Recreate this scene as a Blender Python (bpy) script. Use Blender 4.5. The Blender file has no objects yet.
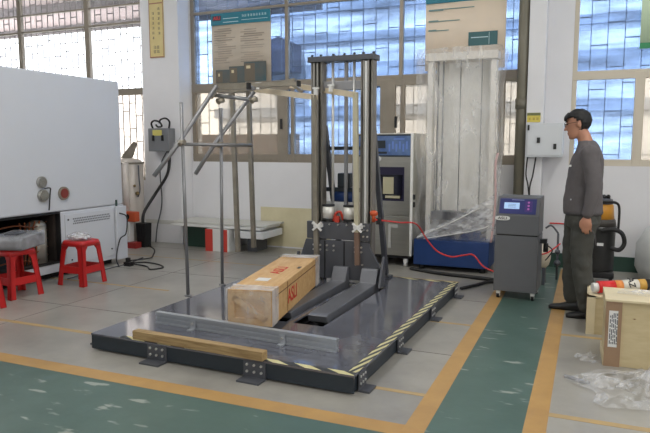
import bpy, bmesh, math, random
from mathutils import Vector, Matrix, noise
R = math.radians
PI = math.pi
scene = bpy.context.scene
COL = scene.collection

# ---------------------------------------------------------------- camera
cam_d = bpy.data.cameras.new('camera')
cam_d.sensor_width = 36.0
cam_d.lens = 621.0 / 650.0 * 36.0
cam_d.clip_start = 0.05
cam = bpy.data.objects.new('camera', cam_d)
COL.objects.link(cam)
cam.location = (0, 0, 1.42)
cam.rotation_euler = (R(90 - 6.431), 0, R(22.979))
scene.camera = cam

# ---------------------------------------------------------------- world
w = bpy.data.worlds.new('world')
scene.world = w
w.use_nodes = True
bg = w.node_tree.nodes['Background']
bg.inputs[0].default_value = (0.93, 0.96, 1.0, 1)
bg.inputs[1].default_value = 4.6

# ---------------------------------------------------------------- lamps
def area(name, loc, rot, sx, sy, power, col=(1, 1, 1)):
    l = bpy.data.lights.new(name, 'AREA')
    l.shape = 'RECTANGLE'
    l.size = sx
    l.size_y = sy
    l.energy = power
    l.color = col
    o = bpy.data.objects.new(name, l)
    o.location = loc
    o.rotation_euler = rot
    COL.objects.link(o)
    return o
# daylight entering through the rows of windows behind the camera
area('window_daylight', (-1.5, -3.9, 2.7), (R(90), 0, 0), 9, 2.0, 75, (1.0, 0.98, 0.95))
area('side_fill_light', (3.4, 1.5, 2.6), (R(90), 0, R(90)), 7, 2.0, 80, (1.0, 0.98, 0.95))  # added fill light from the right; that wall has no window
for lx in (-7.5, -3.2, 1.0):
    area('ceiling_lamp_light', (lx, 3.6, 4.42), (0, 0, 0), 0.5, 5.0, 60, (1.0, 0.97, 0.92))

# the sun stands behind the hall and lights the yard and the facade opposite
sl_ = bpy.data.lights.new('sun', 'SUN')
sl_.energy = 8.0
sl_.angle = R(1)
sl_.color = (1.0, 0.97, 0.93)
so_ = bpy.data.objects.new('sun', sl_)
so_.rotation_euler = (R(42), 0, R(-12))
COL.objects.link(so_)

# ---------------------------------------------------------------- exposure
vs = scene.view_settings
vs.view_transform = 'Standard'
vs.look = 'None'
vs.gamma = 1.0
vs.use_curve_mapping = False
vs.exposure = 0.42

# ---------------------------------------------------------------- materials
def lin(c):
    r = []
    for v in c:
        v = v / 255.0
        r.append(v / 12.92 if v <= 0.04045 else ((v + 0.055) / 1.055) ** 2.4)
    return r

def mat(name, rgb, rough=0.5, metal=0.0, var=0.0, scale=6.0, stretch=None, bump=0.0, bscale=40.0,
        rgb2=None, emit=0.0, spec=0.5):
    m = bpy.data.materials.new(name)
    m.use_nodes = True
    nt = m.node_tree
    b = nt.nodes['Principled BSDF']
    c = lin(rgb)
    b.inputs['Base Color'].default_value = (*c, 1)
    b.inputs['Roughness'].default_value = rough
    b.inputs['Metallic'].default_value = metal
    b.inputs['Specular IOR Level'].default_value = spec
    tc = None
    def coords(sc):
        nonlocal tc
        if tc is None:
            tc = nt.nodes.new('ShaderNodeTexCoord')
        mp = nt.nodes.new('ShaderNodeMapping')
        nt.links.new(tc.outputs['Object'], mp.inputs[0])
        if sc:
            mp.inputs['Scale'].default_value = sc
        return mp.outputs[0]
    if var > 0 or rgb2:
        n = nt.nodes.new('ShaderNodeTexNoise')
        n.inputs['Scale'].default_value = scale
        n.inputs['Detail'].default_value = 6
        n.inputs['Roughness'].default_value = 0.6
        nt.links.new(coords(stretch), n.inputs['Vector'])
        rp = nt.nodes.new('ShaderNodeValToRGB')
        rp.color_ramp.elements[0].position = 0.32
        rp.color_ramp.elements[1].position = 0.68
        if rgb2:
            c2 = lin(rgb2)
            rp.color_ramp.elements[0].color = (*c2, 1)
            rp.color_ramp.elements[1].color = (*c, 1)
        else:
            rp.color_ramp.elements[0].color = (*[v * (1 - var) for v in c], 1)
            rp.color_ramp.elements[1].color = (*[min(1, v * (1 + var)) for v in c], 1)
        nt.links.new(n.outputs[0], rp.inputs[0])
        nt.links.new(rp.outputs[0], b.inputs['Base Color'])
    if bump > 0:
        n2 = nt.nodes.new('ShaderNodeTexNoise')
        n2.inputs['Scale'].default_value = bscale
        n2.inputs['Detail'].default_value = 4
        nt.links.new(coords(stretch), n2.inputs['Vector'])
        bp = nt.nodes.new('ShaderNodeBump')
        bp.inputs['Strength'].default_value = bump
        bp.inputs['Distance'].default_value = 0.01
        nt.links.new(n2.outputs[0], bp.inputs['Height'])
        nt.links.new(bp.outputs[0], b.inputs['Normal'])
    if emit > 0:
        b.inputs['Emission Color'].default_value = (*c, 1)
        b.inputs['Emission Strength'].default_value = emit
    return m

def film(name, tint, white=0.3, rough=0.15, wscale=8.0, lo=0.15, hi=0.7, wcol=(0.85, 0.86, 0.88), stretch=None, bump=0.6):
    """clear plastic film: tinted see-through mixed with whitish crinkles and gloss"""
    m = bpy.data.materials.new(name)
    m.use_nodes = True
    nt = m.node_tree
    nt.nodes.clear()
    out = nt.nodes.new('ShaderNodeOutputMaterial')
    tr = nt.nodes.new('ShaderNodeBsdfTransparent')
    tr.inputs[0].default_value = (*tint, 1)
    pr = nt.nodes.new('ShaderNodeBsdfPrincipled')
    pr.inputs['Base Color'].default_value = (*wcol, 1)
    pr.inputs['Roughness'].default_value = rough
    mix = nt.nodes.new('ShaderNodeMixShader')
    tc = nt.nodes.new('ShaderNodeTexCoord')
    mp = nt.nodes.new('ShaderNodeMapping')
    if stretch:
        mp.inputs['Scale'].default_value = stretch
    n = nt.nodes.new('ShaderNodeTexNoise')
    n.inputs['Scale'].default_value = wscale
    n.inputs['Detail'].default_value = 5
    n.inputs['Distortion'].default_value = 0.8
    rp = nt.nodes.new('ShaderNodeValToRGB')
    rp.color_ramp.elements[0].position = 0.35
    rp.color_ramp.elements[0].color = (lo, lo, lo, 1)
    rp.color_ramp.elements[1].position = 0.72
    rp.color_ramp.elements[1].color = (hi, hi, hi, 1)
    bp = nt.nodes.new('ShaderNodeBump')
    bp.inputs['Strength'].default_value = bump
    bp.inputs['Distance'].default_value = 0.02
    L = nt.links.new
    L(tc.outputs['Object'], mp.inputs[0])
    L(mp.outputs[0], n.inputs['Vector'])
    L(n.outputs[0], rp.inputs[0])
    L(n.outputs[0], bp.inputs['Height'])
    L(bp.outputs[0], pr.inputs['Normal'])
    L(rp.outputs[0], mix.inputs[0])
    L(tr.outputs[0], mix.inputs[1])
    L(pr.outputs[0], mix.inputs[2])
    L(mix.outputs[0], out.inputs[0])
    return m

def glass(name, tint, body, mixf=0.2, nscale=3.0, stretch=(1, 1, 3), var=0.35):
    """window pane: tinted see-through, a thin film (dirt, painted glare haze) and gloss"""
    m = bpy.data.materials.new(name)
    m.use_nodes = True
    nt = m.node_tree
    nt.nodes.clear()
    L = nt.links.new
    out = nt.nodes.new('ShaderNodeOutputMaterial')
    tr = nt.nodes.new('ShaderNodeBsdfTransparent')
    tc = nt.nodes.new('ShaderNodeTexCoord')
    mp = nt.nodes.new('ShaderNodeMapping')
    mp.inputs['Scale'].default_value = stretch
    n = nt.nodes.new('ShaderNodeTexNoise')
    n.inputs['Scale'].default_value = nscale
    n.inputs['Detail'].default_value = 5
    rp = nt.nodes.new('ShaderNodeValToRGB')
    rp.color_ramp.elements[0].position = 0.3
    rp.color_ramp.elements[1].position = 0.7
    rp.color_ramp.elements[0].color = (*[t * (1 - var) for t in tint], 1)
    rp.color_ramp.elements[1].color = (*[min(1, t * (1 + var)) for t in tint], 1)
    L(tc.outputs['Object'], mp.inputs[0])
    L(mp.outputs[0], n.inputs['Vector'])
    L(n.outputs[0], rp.inputs[0])
    L(rp.outputs[0], tr.inputs[0])
    pr = nt.nodes.new('ShaderNodeBsdfPrincipled')
    pr.inputs['Base Color'].default_value = (*body, 1)
    pr.inputs['Roughness'].default_value = 0.12
    mx = nt.nodes.new('ShaderNodeMixShader')
    mx.inputs[0].default_value = mixf
    L(tr.outputs[0], mx.inputs[1])
    L(pr.outputs[0], mx.inputs[2])
    L(mx.outputs[0], out.inputs[0])
    return m

M_wall = mat('wall_paint', (226, 226, 229), 0.75, var=0.03, scale=1.5)
M_wallold = mat('stained_wall', (220, 212, 180), 0.7, var=0.06, scale=3.0, rgb2=(205, 196, 160))
M_ceil = mat('ceiling_paint', (225, 225, 222), 0.9)
M_floor = mat('concrete_floor', (166, 163, 155), 0.30, rgb2=(136, 133, 127), scale=1.6, bump=0.06, bscale=18)
M_skirt = mat('green_baseboard', (44, 72, 62), 0.5)
M_alum = mat('window_frame_bronze', (150, 141, 128), 0.45, 0.4, var=0.08)
M_grille = mat('grille_iron', (120, 112, 108), 0.6, 0.2)
M_grl = mat('grille_pale_paint', (150, 156, 164), 0.6)
M_steel = mat('stainless_steel', (190, 188, 182), 0.28, 0.9, var=0.06, scale=3, stretch=(1, 1, 12))
M_chrome = mat('chrome', (215, 215, 215), 0.15, 1.0)
M_dsteel = mat('dark_grey_steel', (84, 86, 92), 0.42, 0.25, var=0.06)
M_tube = mat('weathered_steel_tube', (150, 143, 130), 0.4, 0.6, var=0.15, scale=9)
M_tubed = mat('dull_steel_tube', (140, 140, 142), 0.32, 0.6, var=0.1)
M_dark = mat('blue_black_steel', (42, 50, 58), 0.4, 0.1, var=0.08)
M_black = mat('black_rubber', (26, 26, 28), 0.5)
M_cable = mat('black_cable', (30, 30, 31), 0.45)
M_alu = mat('aluminium_profile', (178, 182, 188), 0.35, 0.55)
M_white = mat('white_enamel', (205, 208, 214), 0.38, var=0.015, scale=2)
M_white2 = mat('white_plastic', (222, 222, 220), 0.45)
M_red = mat('red_plastic', (184, 34, 34), 0.35, var=0.06)
M_redhose = mat('red_hose', (224, 58, 56), 0.4)
M_orange = mat('orange_paint', (196, 84, 44), 0.45)
M_blue = mat('blue_enamel', (38, 66, 120), 0.35, var=0.06)
M_zinc = mat('zinc_bolt', (200, 200, 198), 0.3, 0.8)
M_copper = mat('copper_pipe', (150, 92, 62), 0.35, 0.8)
M_console = mat('console_grey', (96, 98, 102), 0.5, var=0.03)
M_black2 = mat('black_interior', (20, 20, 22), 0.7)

# ---------------------------------------------------------------- mesh helpers
class MB:
    def __init__(s):
        s.v = []
        s.f = []
        s.sm = []
    def add(s, vs, fs, smooth=False):
        n = len(s.v)
        s.v += [Vector(p) for p in vs]
        s.f += [[i + n for i in q] for q in fs]
        s.sm += [smooth] * len(fs)
        return s
    def box(s, x0, x1, y0, y1, z0, z1, T=None):
        p = [(x0, y0, z0), (x1, y0, z0), (x1, y1, z0), (x0, y1, z0), (x0, y0, z1), (x1, y0, z1), (x1, y1, z1), (x0, y1, z1)]
        p = [Vector(q) for q in p]
        if T is not None:
            p = [T @ q for q in p]
        return s.add(p, [(0, 3, 2, 1), (4, 5, 6, 7), (0, 1, 5, 4), (1, 2, 6, 5), (2, 3, 7, 6), (3, 0, 4, 7)])
    def bar(s, a, b, wd, ht, roll=0.0):
        """square bar between two points"""
        a = Vector(a); b = Vector(b); d = (b - a).normalized()
        up = Vector((0, 0, 1)) if abs(d.z) < 0.95 else Vector((0, 1, 0))
        x = d.cross(up).normalized(); z = x.cross(d).normalized()
        if roll:
            x, z = x * math.cos(roll) + z * math.sin(roll), z * math.cos(roll) - x * math.sin(roll)
        p = []
        for q in (a, b):
            for i, j in ((-1, -1), (1, -1), (1, 1), (-1, 1)):
                p.append(q + x * i * wd / 2 + z * j * ht / 2)
        return s.add(p, [(3, 2, 1, 0), (4, 5, 6, 7), (0, 1, 5, 4), (1, 2, 6, 5), (2, 3, 7, 6), (3, 0, 4, 7)])
    def tube(s, pts, r, seg=10, cap=True, smooth=True):
        pts = [Vector(p) for p in pts]
        rs = r if isinstance(r, (list, tuple)) else [r] * len(pts)
        n0 = len(s.v)
        d0 = (pts[1] - pts[0]).normalized()
        x = d0.orthogonal().normalized()
        vs = []
        for i, p in enumerate(pts):
            if i == 0: d = pts[1] - pts[0]
            elif i == len(pts) - 1: d = pts[-1] - pts[-2]
            else: d = (pts[i + 1] - pts[i]).normalized() + (pts[i] - pts[i - 1]).normalized()
            d.normalize()
            x = (x - d * x.dot(d))
            if x.length < 1e-5: x = d.orthogonal()
            x.normalize()
            y = d.cross(x)
            for k in range(seg):
                a = 2 * PI * k / seg
                vs.append(p + (x * math.cos(a) + y * math.sin(a)) * rs[i])
        fs = []
        for i in range(len(pts) - 1):
            for k in range(seg):
                a = i * seg + k; b = i * seg + (k + 1) % seg
                fs.append((a, b, b + seg, a + seg))
        s.add(vs, fs, smooth)
        if cap:
            s.f.append([n0 + k for k in range(seg)][::-1]); s.sm.append(False)
            m = n0 + (len(pts) - 1) * seg
            s.f.append([m + k for k in range(seg)]); s.sm.append(False)
        return s
    def cyl(s, a, b, r, seg=16, r2=None):
        return s.tube([a, b], [r, r if r2 is None else r2], seg)
    def ball(s, c, r, seg=14, ring=9, T=None):
        if not isinstance(r, (tuple, list)): r = (r, r, r)
        vs = []; fs = []
        for i in range(ring + 1):
            t = PI * i / ring
            for k in range(seg):
                a = 2 * PI * k / seg
                p = Vector((math.sin(t) * math.cos(a) * r[0], math.sin(t) * math.sin(a) * r[1], math.cos(t) * r[2]))
                if T is not None: p = T @ p
                vs.append(p + Vector(c))
        for i in range(ring):
            for k in range(seg):
                a = i * seg + k; b = i * seg + (k + 1) % seg
                fs.append((a, a + seg, b + seg, b))
        return s.add(vs, fs, True)
    def prism(s, poly, axis, a, b):
        """poly of 2D points extruded along axis from a to b. axis x: (y,z), y: (x,z), z: (x,y)"""
        def P(u, v, t):
            return {'x': (t, u, v), 'y': (u, t, v), 'z': (u, v, t)}[axis]
        n = len(poly)
        vs = [P(u, v, a) for u, v in poly] + [P(u, v, b) for u, v in poly]
        fs = [list(range(n))[::-1], list(range(n, 2 * n))]
        for i in range(n):
            j = (i + 1) % n
            fs.append((i, j, j + n, i + n))
        return s.add(vs, fs)
    def loft(s, rings, seg=20, cap=True):
        """rings: (cx, cy, cz, rx, ry[, power])"""
        n0 = len(s.v); vs = []
        for rg in rings:
            cx, cy, cz, rx, ry = rg[:5]
            e = rg[5] if len(rg) > 5 else 2.0
            for k in range(seg):
                a = 2 * PI * k / seg
                c, q = math.cos(a), math.sin(a)
                vs.append((cx + rx * math.copysign(abs(c) ** (2 / e), c), cy + ry * math.copysign(abs(q) ** (2 / e), q), cz))
        fs = []
        for i in range(len(rings) - 1):
            for k in range(seg):
                a = i * seg + k; b = i * seg + (k + 1) % seg
                fs.append((a, b, b + seg, a + seg))
        s.add(vs, fs, True)
        if cap:
            s.f.append([n0 + k for k in range(seg)][::-1]); s.sm.append(True)
            m = n0 + (len(rings) - 1) * seg
            s.f.append([m + k for k in range(seg)]); s.sm.append(True)
        return s
    def build(s, name, material, parent=None, bevel=0.0, world=True, origin=None, seg=2):
        me = bpy.data.meshes.new(name)
        vs = [v.copy() for v in s.v]
        if parent is not None:
            root = parent
            while root.parent is not None: root = root.parent
            if world:
                off = root.location
                vs = [v - off for v in vs]
            loc = Vector((0, 0, 0))
        else:
            if origin is None:
                lo = Vector((min(v.x for v in vs), min(v.y for v in vs), min(v.z for v in vs)))
                hi = Vector((max(v.x for v in vs), max(v.y for v in vs), max(v.z for v in vs)))
                loc = Vector(((lo.x + hi.x) / 2, (lo.y + hi.y) / 2, lo.z))
            else:
                loc = Vector(origin)
            vs = [v - loc for v in vs]
        me.from_pydata([tuple(v) for v in vs], [], s.f)
        bm = bmesh.new(); bm.from_mesh(me)
        bmesh.ops.recalc_face_normals(bm, faces=bm.faces)
        bm.to_mesh(me); bm.free()
        for p, q in zip(me.polygons, s.sm): p.use_smooth = q
        me.materials.append(material)
        o = bpy.data.objects.new(name, me)
        COL.objects.link(o)
        o.location = loc
        if parent is not None:
            o.parent = parent
        if bevel > 0:
            m = o.modifiers.new('bevel', 'BEVEL')
            m.width = bevel; m.segments = seg; m.limit_method = 'ANGLE'; m.angle_limit = R(40)
        return o

def thing(name, label, cat, loc=(0, 0, 0), rotz=0.0, group=None):
    o = bpy.data.objects.new(name, None)
    o.empty_display_size = 0.1
    COL.objects.link(o)
    o.location = loc
    o.rotation_euler = (0, 0, rotz)
    o['label'] = label; o['category'] = cat
    if group: o['group'] = group
    return o
def tag(o, label, cat, group=None, kind=None):
    o['label'] = label; o['category'] = cat
    if group: o['group'] = group
    if kind: o['kind'] = kind
    return o
def struct(o, label=None):
    o['kind'] = 'structure'
    if label: o['label'] = label
    return o
def copy_tree(o, parent=None):
    c = o.copy(); COL.objects.link(c)
    c.parent = parent
    for ch in list(o.children): copy_tree(ch, c)
    return c

def letters(name, s, size, T, material, parent, depth=0.0006, stretch=1.0, world=True):
    cu = bpy.data.curves.new(name, 'FONT')
    cu.body = s; cu.size = size; cu.extrude = depth
    cu.align_x = 'CENTER'; cu.align_y = 'CENTER'; cu.offset = size * 0.012
    t = bpy.data.objects.new(name, cu); COL.objects.link(t)
    dg = bpy.context.evaluated_depsgraph_get()
    me = bpy.data.meshes.new_from_object(t.evaluated_get(dg))
    bpy.data.objects.remove(t); bpy.data.curves.remove(cu)
    root = parent
    while root.parent is not None: root = root.parent
    for v in me.vertices:
        p = T @ Vector((v.co.x * stretch, v.co.y, v.co.z))
        v.co = p - root.location if world else p
    me.materials.clear(); me.materials.append(material)
    o = bpy.data.objects.new(name, me); COL.objects.link(o); o.parent = parent
    return o
def frame(o, x, y):
    """matrix: local x, y axes on a surface at o"""
    x = Vector(x).normalized(); y = Vector(y).normalized(); z = x.cross(y)
    return Matrix(((x.x, y.x, z.x, o[0]), (x.y, y.y, z.y, o[1]), (x.z, y.z, z.z, o[2]), (0, 0, 0, 1)))
def smooth_path(pts, n=6):
    pts = [Vector(p) for p in pts]
    P = [pts[0]] + pts + [pts[-1]]
    out = []
    for i in range(1, len(P) - 2):
        for k in range(n):
            t = k / n
            a, b, c, d = P[i - 1], P[i], P[i + 1], P[i + 2]
            out.append(0.5 * ((2 * b) + (c - a) * t + (2 * a - 5 * b + 4 * c - d) * t * t + (3 * b - a - 3 * c + d) * t ** 3))
    out.append(pts[-1])
    return out

# ================================================================ SETTING
WY = 7.75
struct(MB().box(-11.2, 3.6, -4.1, 8.0, -0.2, 0).build('floor', M_floor))
struct(MB().box(-11.2, 3.6, -4.1, 8.0, 4.6, 4.75).build('ceiling', M_ceil))
struct(MB().box(-11.2, -11.0, -4.0, 8.0, 0, 4.6).build('wall_left', M_wall))
struct(MB().box(3.5, 3.6, -4.0, 8.0, 0, 4.6).build('wall_right', M_wall))
struct(MB().box(-11.0, 3.5, -4.1, -4.0, 0, 4.6).build('wall_front', M_wall))
b = MB()
b.box(-11.0, -6.1, WY, 8.0, 0, 0.9)
b.box(-6.1, 3.5, WY, 8.0, 0, 1.2)
b.box(-11.0, 3.5, WY, 8.0, 4.25, 4.6)
b.box(-6.1, -5.42, WY, 8.0, 1.2, 4.25)
b.box(-0.74, -0.22, WY, 8.0, 1.2, 4.25)
b.box(1.9, 3.5, WY, 8.0, 1.2, 4.25)
struct(b.build('wall_back', M_wall))
struct(MB().box(-6.08, -5.43, 7.48, WY, 0, 4.6).build('wall_pillar', M_wall, bevel=0.006))
struct(MB().box(-0.685, -0.50, 7.5, WY, 0, 4.6).build('wall_pillar', M_wall, bevel=0.006))
# old cream paint patch low on the wall
struct(MB().box(-4.28, -3.2, WY - 0.004, WY, 0.02, 0.57).build('trim_1', M_wallold), 'patch of old cream paint low on the wall')
struct(MB().box(-0.5, 3.5, WY - 0.015, WY, 0, 0.17).build('baseboard_back', M_skirt))
struct(MB().box(-6.09, -5.42, 7.472, 7.48, 0.28, 0.34).build('trim_2', mat('pillar_band', (205, 205, 200), 0.7)))

# painted floor: green walkways, yellow lines, thin bay lines
def worn(name, rgb, rgb2, rough, scale, lo, hi):
    m = mat(name, rgb, rough, rgb2=rgb2, scale=scale, bump=0.05, bscale=20)
    nt = m.node_tree
    b = nt.nodes['Principled BSDF']
    src = b.inputs['Base Color'].links[0].from_socket
    n = nt.nodes.new('ShaderNodeTexNoise'); n.inputs['Scale'].default_value = 3.5; n.inputs['Detail'].default_value = 3
    tc = nt.nodes.new('ShaderNodeTexCoord'); mp = nt.nodes.new('ShaderNodeMapping'); mp.inputs['Scale'].default_value = (1, 3.2, 1)
    nt.links.new(tc.outputs['Object'], mp.inputs[0]); nt.links.new(mp.outputs[0], n.inputs['Vector'])
    rp = nt.nodes.new('ShaderNodeValToRGB'); rp.color_ramp.elements[0].position = lo; rp.color_ramp.elements[1].position = hi
    rp.color_ramp.elements[0].color = (0, 0, 0, 1); rp.color_ramp.elements[1].color = (1, 1, 1, 1)
    mx = nt.nodes.new('ShaderNodeMix'); mx.data_type = 'RGBA'
    nt.links.new(n.outputs[0], rp.inputs[0]); nt.links.new(rp.outputs[0], mx.inputs[0])
    nt.links.new(src, mx.inputs[6]); mx.inputs[7].default_value = (*lin((150, 158, 150)), 1)
    nt.links.new(mx.outputs[2], b.inputs['Base Color'])
    return m
M_green = worn('green_floor_paint', (82, 106, 98), (70, 94, 86), 0.34, 2.5, 0.63, 0.68)
M_yel = worn('yellow_floor_paint', (186, 147, 88), (170, 133, 80), 0.4, 4.0, 0.72, 0.80)
M_thin = mat('faded_yellow_line', (188, 158, 104), 0.45, rgb2=(165, 145, 110), scale=6)
M_joint = mat('floor_joint', (112, 108, 102), 0.6)
k = [0]
def strip(x0, x1, y0, y1, m, t=0.0015):
    k[0] += 1
    return struct(MB().box(x0, x1, y0, y1, 0, t).build('trim_%d' % (k[0] + 2), m))
strip(-11, -0.81, -4, 2.84, M_green, 0.001)
strip(-0.70, -0.25, 2.97, 7.73, M_green, 0.001)
strip(-0.81, 3.5, -4, 2.84, M_green, 0.001)
strip(-11, -0.81, 2.84, 2.965, M_yel)
strip(-0.81, -0.70, 2.84, 7.2, M_yel, 0.0017)
strip(-0.70, -0.25, 2.84, 2.97, M_green, 0.0011)
strip(-0.25, -0.14, 2.84, 7.6, M_yel, 0.0017)
strip(-0.14, 3.5, 2.84, 2.965, M_yel)
strip(-11, -3.2, 3.53, 3.58, M_thin)
strip(-1.14, -0.81, 3.36, 3.40, M_thin)
strip(-0.14, 3.5, 3.36, 3.41, M_thin)
strip(-0.14, 3.5, 4.90, 4.95, M_thin)
strip(-1.14, -0.81, 4.88, 4.92, M_thin)
strip(-9, -3.78, 4.93, 4.97, M_thin)
strip(-9, -1.2, 6.45, 6.48, M_thin)
for yy in (4.12, 5.7, 7.1):
    strip(-9, -3.2, yy, yy + 0.008, M_joint)
    strip(-1.14, -0.81, yy, yy + 0.008, M_joint)
for xx in (-6.4, -4.3):
    strip(xx, xx + 0.008, 2.97, 7.7, M_joint, 0.0012)

# ---------------- windows
G_blue = glass('blue_film_glass', (0.46, 0.55, 0.68), (0.40, 0.48, 0.60), 0.22, 1.6, (0.7, 1, 4.5), 0.30)
G_cream = glass('frosted_cream_glass', (0.60, 0.56, 0.50), (0.80, 0.76, 0.70), 0.28, 2, (1, 1, 1), 0.10)
G_clear = glass('clear_glass', (0.92, 0.93, 0.94), (0.8, 0.8, 0.8), 0.12, 2, (1, 1, 1), 0.03)  # whitish body mixed in to paint the glare haze over the grille
G_tile = glass('hazy_glass', (0.80, 0.75, 0.70), (0.75, 0.72, 0.70), 0.3, 2, (1, 1, 1), 0.08)

def grille(x0, x1, z0, z1, y, parent, step=0.105, per=0.42, seedoff=0, m=None, g=0.006):
    b = MB(); n = int(round((x1 - x0) / step)); st = (x1 - x0) / n
    for i in range(n + 1):
        x = x0 + i * st
        b.box(x - g, x + g, y - g, y + g, z0, z1)
    for i in range(n):
        x = x0 + i * st
        z = z0 + ((i * 2 + seedoff) % 4) / 4.0 * per + (0.07 if i % 3 == 0 else 0)
        while z < z1:
            b.box(x, x + st, y - g, y + g, z - g * 1.3, z + g * 1.3)
            z += per
    return b.build('grille', m or M_grille, parent)

def window(name, x0, x1, z0, z1, vbars, hbars, fw=0.05, m=None):
    """vbars: (x, width, z_lo, z_hi); hbars: (z, height, x_lo, x_hi)"""
    b = MB(); y0, y1 = WY + 0.02, WY + 0.08
    b.box(x0, x0 + fw, y0, y1, z0, z1); b.box(x1 - fw, x1, y0, y1, z0, z1)
    b.box(x0 + fw, x1 - fw, y0, y1, z0, z0 + fw); b.box(x0 + fw, x1 - fw, y0, y1, z1 - fw, z1)
    for x, wd, a, c in vbars: b.box(x - wd / 2, x + wd / 2, y0 - 0.01, y1 - 0.005, a, c)
    for z, ht, a, c in hbars: b.box(a, c, y0 - 0.006, y1 - 0.01, z - ht / 2, z + ht / 2)
    return struct(b.build(name, m or M_alum, bevel=0.004))
def pane(win, x0, x1, z0, z1, m, y=WY + 0.05):
    return MB().box(x0, x1, y, y + 0.004, z0, z1).build('pane', m, win)

w1 = window('window_1', -11.0, -6.1, 0.9, 4.25,
            [(-8.80, 0.08, 0.9, 4.25), (-7.36, 0.09, 0.9, 4.25)],
            [(3.29, 0.03, -11, -6.1), (3.56, 0.02, -11, -6.1), (2.26, 0.10, -11, -6.1)])
pane(w1, -11, -6.1, 2.3, 4.25, G_clear)
pane(w1, -11, -6.1, 0.9, 2.25, G_tile)
grille(-11.0, -6.1, 0.9, 4.25, WY + 0.2, w1, 0.125, 0.40)
w2 = window('window_2', -5.42, -0.74, 1.2, 4.25,
            [(-3.86, 0.05, 2.27, 4.25), (-2.25, 0.05, 2.27, 4.25),
             (-3.93, 0.16, 1.2, 2.27), (-3.78, 0.05, 1.2, 2.27), (-2.42, 0.20, 1.2, 2.27), (-2.22, 0.05, 1.2, 2.27), (-1.0, 0.08, 1.2, 2.27)],
            [(3.32, 0.035, -5.42, -0.74), (2.26, 0.13, -5.42, -0.74), (1.27, 0.09, -5.42, -0.74)], fw=0.06)
pane(w2, -5.42, -0.74, 2.3, 4.25, G_blue)
pane(w2, -5.42, -3.95, 1.2, 2.27, G_cream)
pane(w2, -3.95, -2.42, 1.2, 2.27, G_blue)
pane(w2, -2.42, -0.74, 1.2, 2.27, G_cream)
grille(-5.42, -0.74, 1.2, 4.25, WY + 0.2, w2, 0.175, 0.5, 0, M_grl, 0.0045)
MB().box(-3.96, -3.93, WY - 0.005, WY + 0.02, 1.66, 1.80).build('latch', M_black, w2)
MB().box(-2.32, -2.29, WY - 0.005, WY + 0.02, 1.66, 1.80).build('latch', M_black, w2)
w3 = window('window_3', -0.22, 1.9, 1.2, 4.25,
            [(0.48, 0.10, 1.2, 2.24)],
            [(2.22, 0.10, -0.22, 1.9), (1.23, 0.09, -0.22, 1.9)], fw=0.05, m=mat('window_frame_cream', (206, 197, 180), 0.5))
pane(w3, -0.22, 1.9, 2.24, 4.25, G_blue)
pane(w3, -0.22, 0.48, 1.2, 2.24, G_blue)
pane(w3, 0.48, 1.9, 1.2, 2.24, G_cream)
grille(-0.22, 1.9, 1.2, 4.25, WY + 0.2, w3, 0.175, 0.5, 1, M_grl, 0.0045)
for o_ in (w1, w2, w3):
    for c_ in o_.children: c_['kind'] = 'structure'

# ---------------- outside
struct(MB().box(-40, 12, 8.0, 60, -0.4, -0.2).build('ground_outside', mat('pale_yard', (190, 188, 182), 0.8)))
M_bwall = mat('pale_facade', (215, 220, 228), 0.8)
M_bdark = mat('grey_louvre', (150, 160, 176), 0.7)  # plain grey of the horizontal facade bands
bl = thing('neighbour_building', 'long pale building with grey horizontal bands seen through the blue glass', 'building', (-2, 15.0, -0.2))
MB().box(-9.6, 8, 15.0, 18, -0.2, 9).build('facade', M_bwall, bl)
for i, (z0, h0) in enumerate(((2.2, 0.25), (3.0, 0.5), (4.05, 0.2), (4.8, 0.6), (5.9, 0.25), (6.6, 0.5))):
    MB().box(-9.65, 8.05, 14.88, 15.0, z0, z0 + h0).build('ledge_band', M_bdark, bl)
MB().prism([(-7.95, 3.3), (-6.98, 3.3), (-6.98, 4.0), (-7.3, 4.15), (-7.95, 3.95)], 'y', 14.2, 14.88).build('dark_awning', mat('navy_awning', (30, 34, 60), 0.5), bl)
tag(MB().box(-6.4, -4.35, 9.0, 9.2, -0.2, 1.62).build('low_wall', mat('brown_wall', (150, 120, 96), 0.8, var=0.1)), 'low brown yard wall seen through the bottom of the cream left window', 'wall')
cb = thing('canopy_roof', 'corrugated canopy roof outside above the bright left window', 'canopy', (-11, 10, -0.2))
M_canopy = mat('weathered_sheet', (196, 178, 176), 0.8, var=0.1, scale=3)
b = MB()
for i in range(60):
    x = -20 + i * 0.25
    b.prism([(x, 4.40), (x + 0.12, 4.44), (x + 0.25, 4.40), (x + 0.25, 4.48), (x, 4.48)], 'y', 8.3, 12.2)
b.build('sheet', M_canopy, cb)
b = MB()
for y in (8.4, 10.2, 12.1): b.box(-20, -5.2, y - 0.04, y + 0.04, 4.22, 4.40)
b.build('purlin', mat('canopy_steel', (110, 104, 104), 0.6), cb)
for x in (-20, -9.1):
    MB().cyl((x, 12.1, -0.2), (x, 12.1, 4.3), 0.05).build('post', M_grille, cb)
MB().bar((-17, 12.1, 4.2), (-11.0, 8.4, 4.0), 0.06, 0.06).build('brace', M_grille, cb)

# ceiling lamps (out of view but they light the hall)
proto = None
for lx in (-7.5, -3.2, 1.0):
    if proto is None:
        proto = thing('ceiling_lamp', 'long white ceiling lamp hanging over the test hall', 'lamp', (lx, 3.6, 4.44), group='ceiling lamps')
        MB().box(-0.27, 0.27, -2.55, 2.55, 0.0, 0.16).build('lamp_body', M_white2, proto, world=False)
    else:
        c = copy_tree(proto); c.location.x = lx

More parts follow.
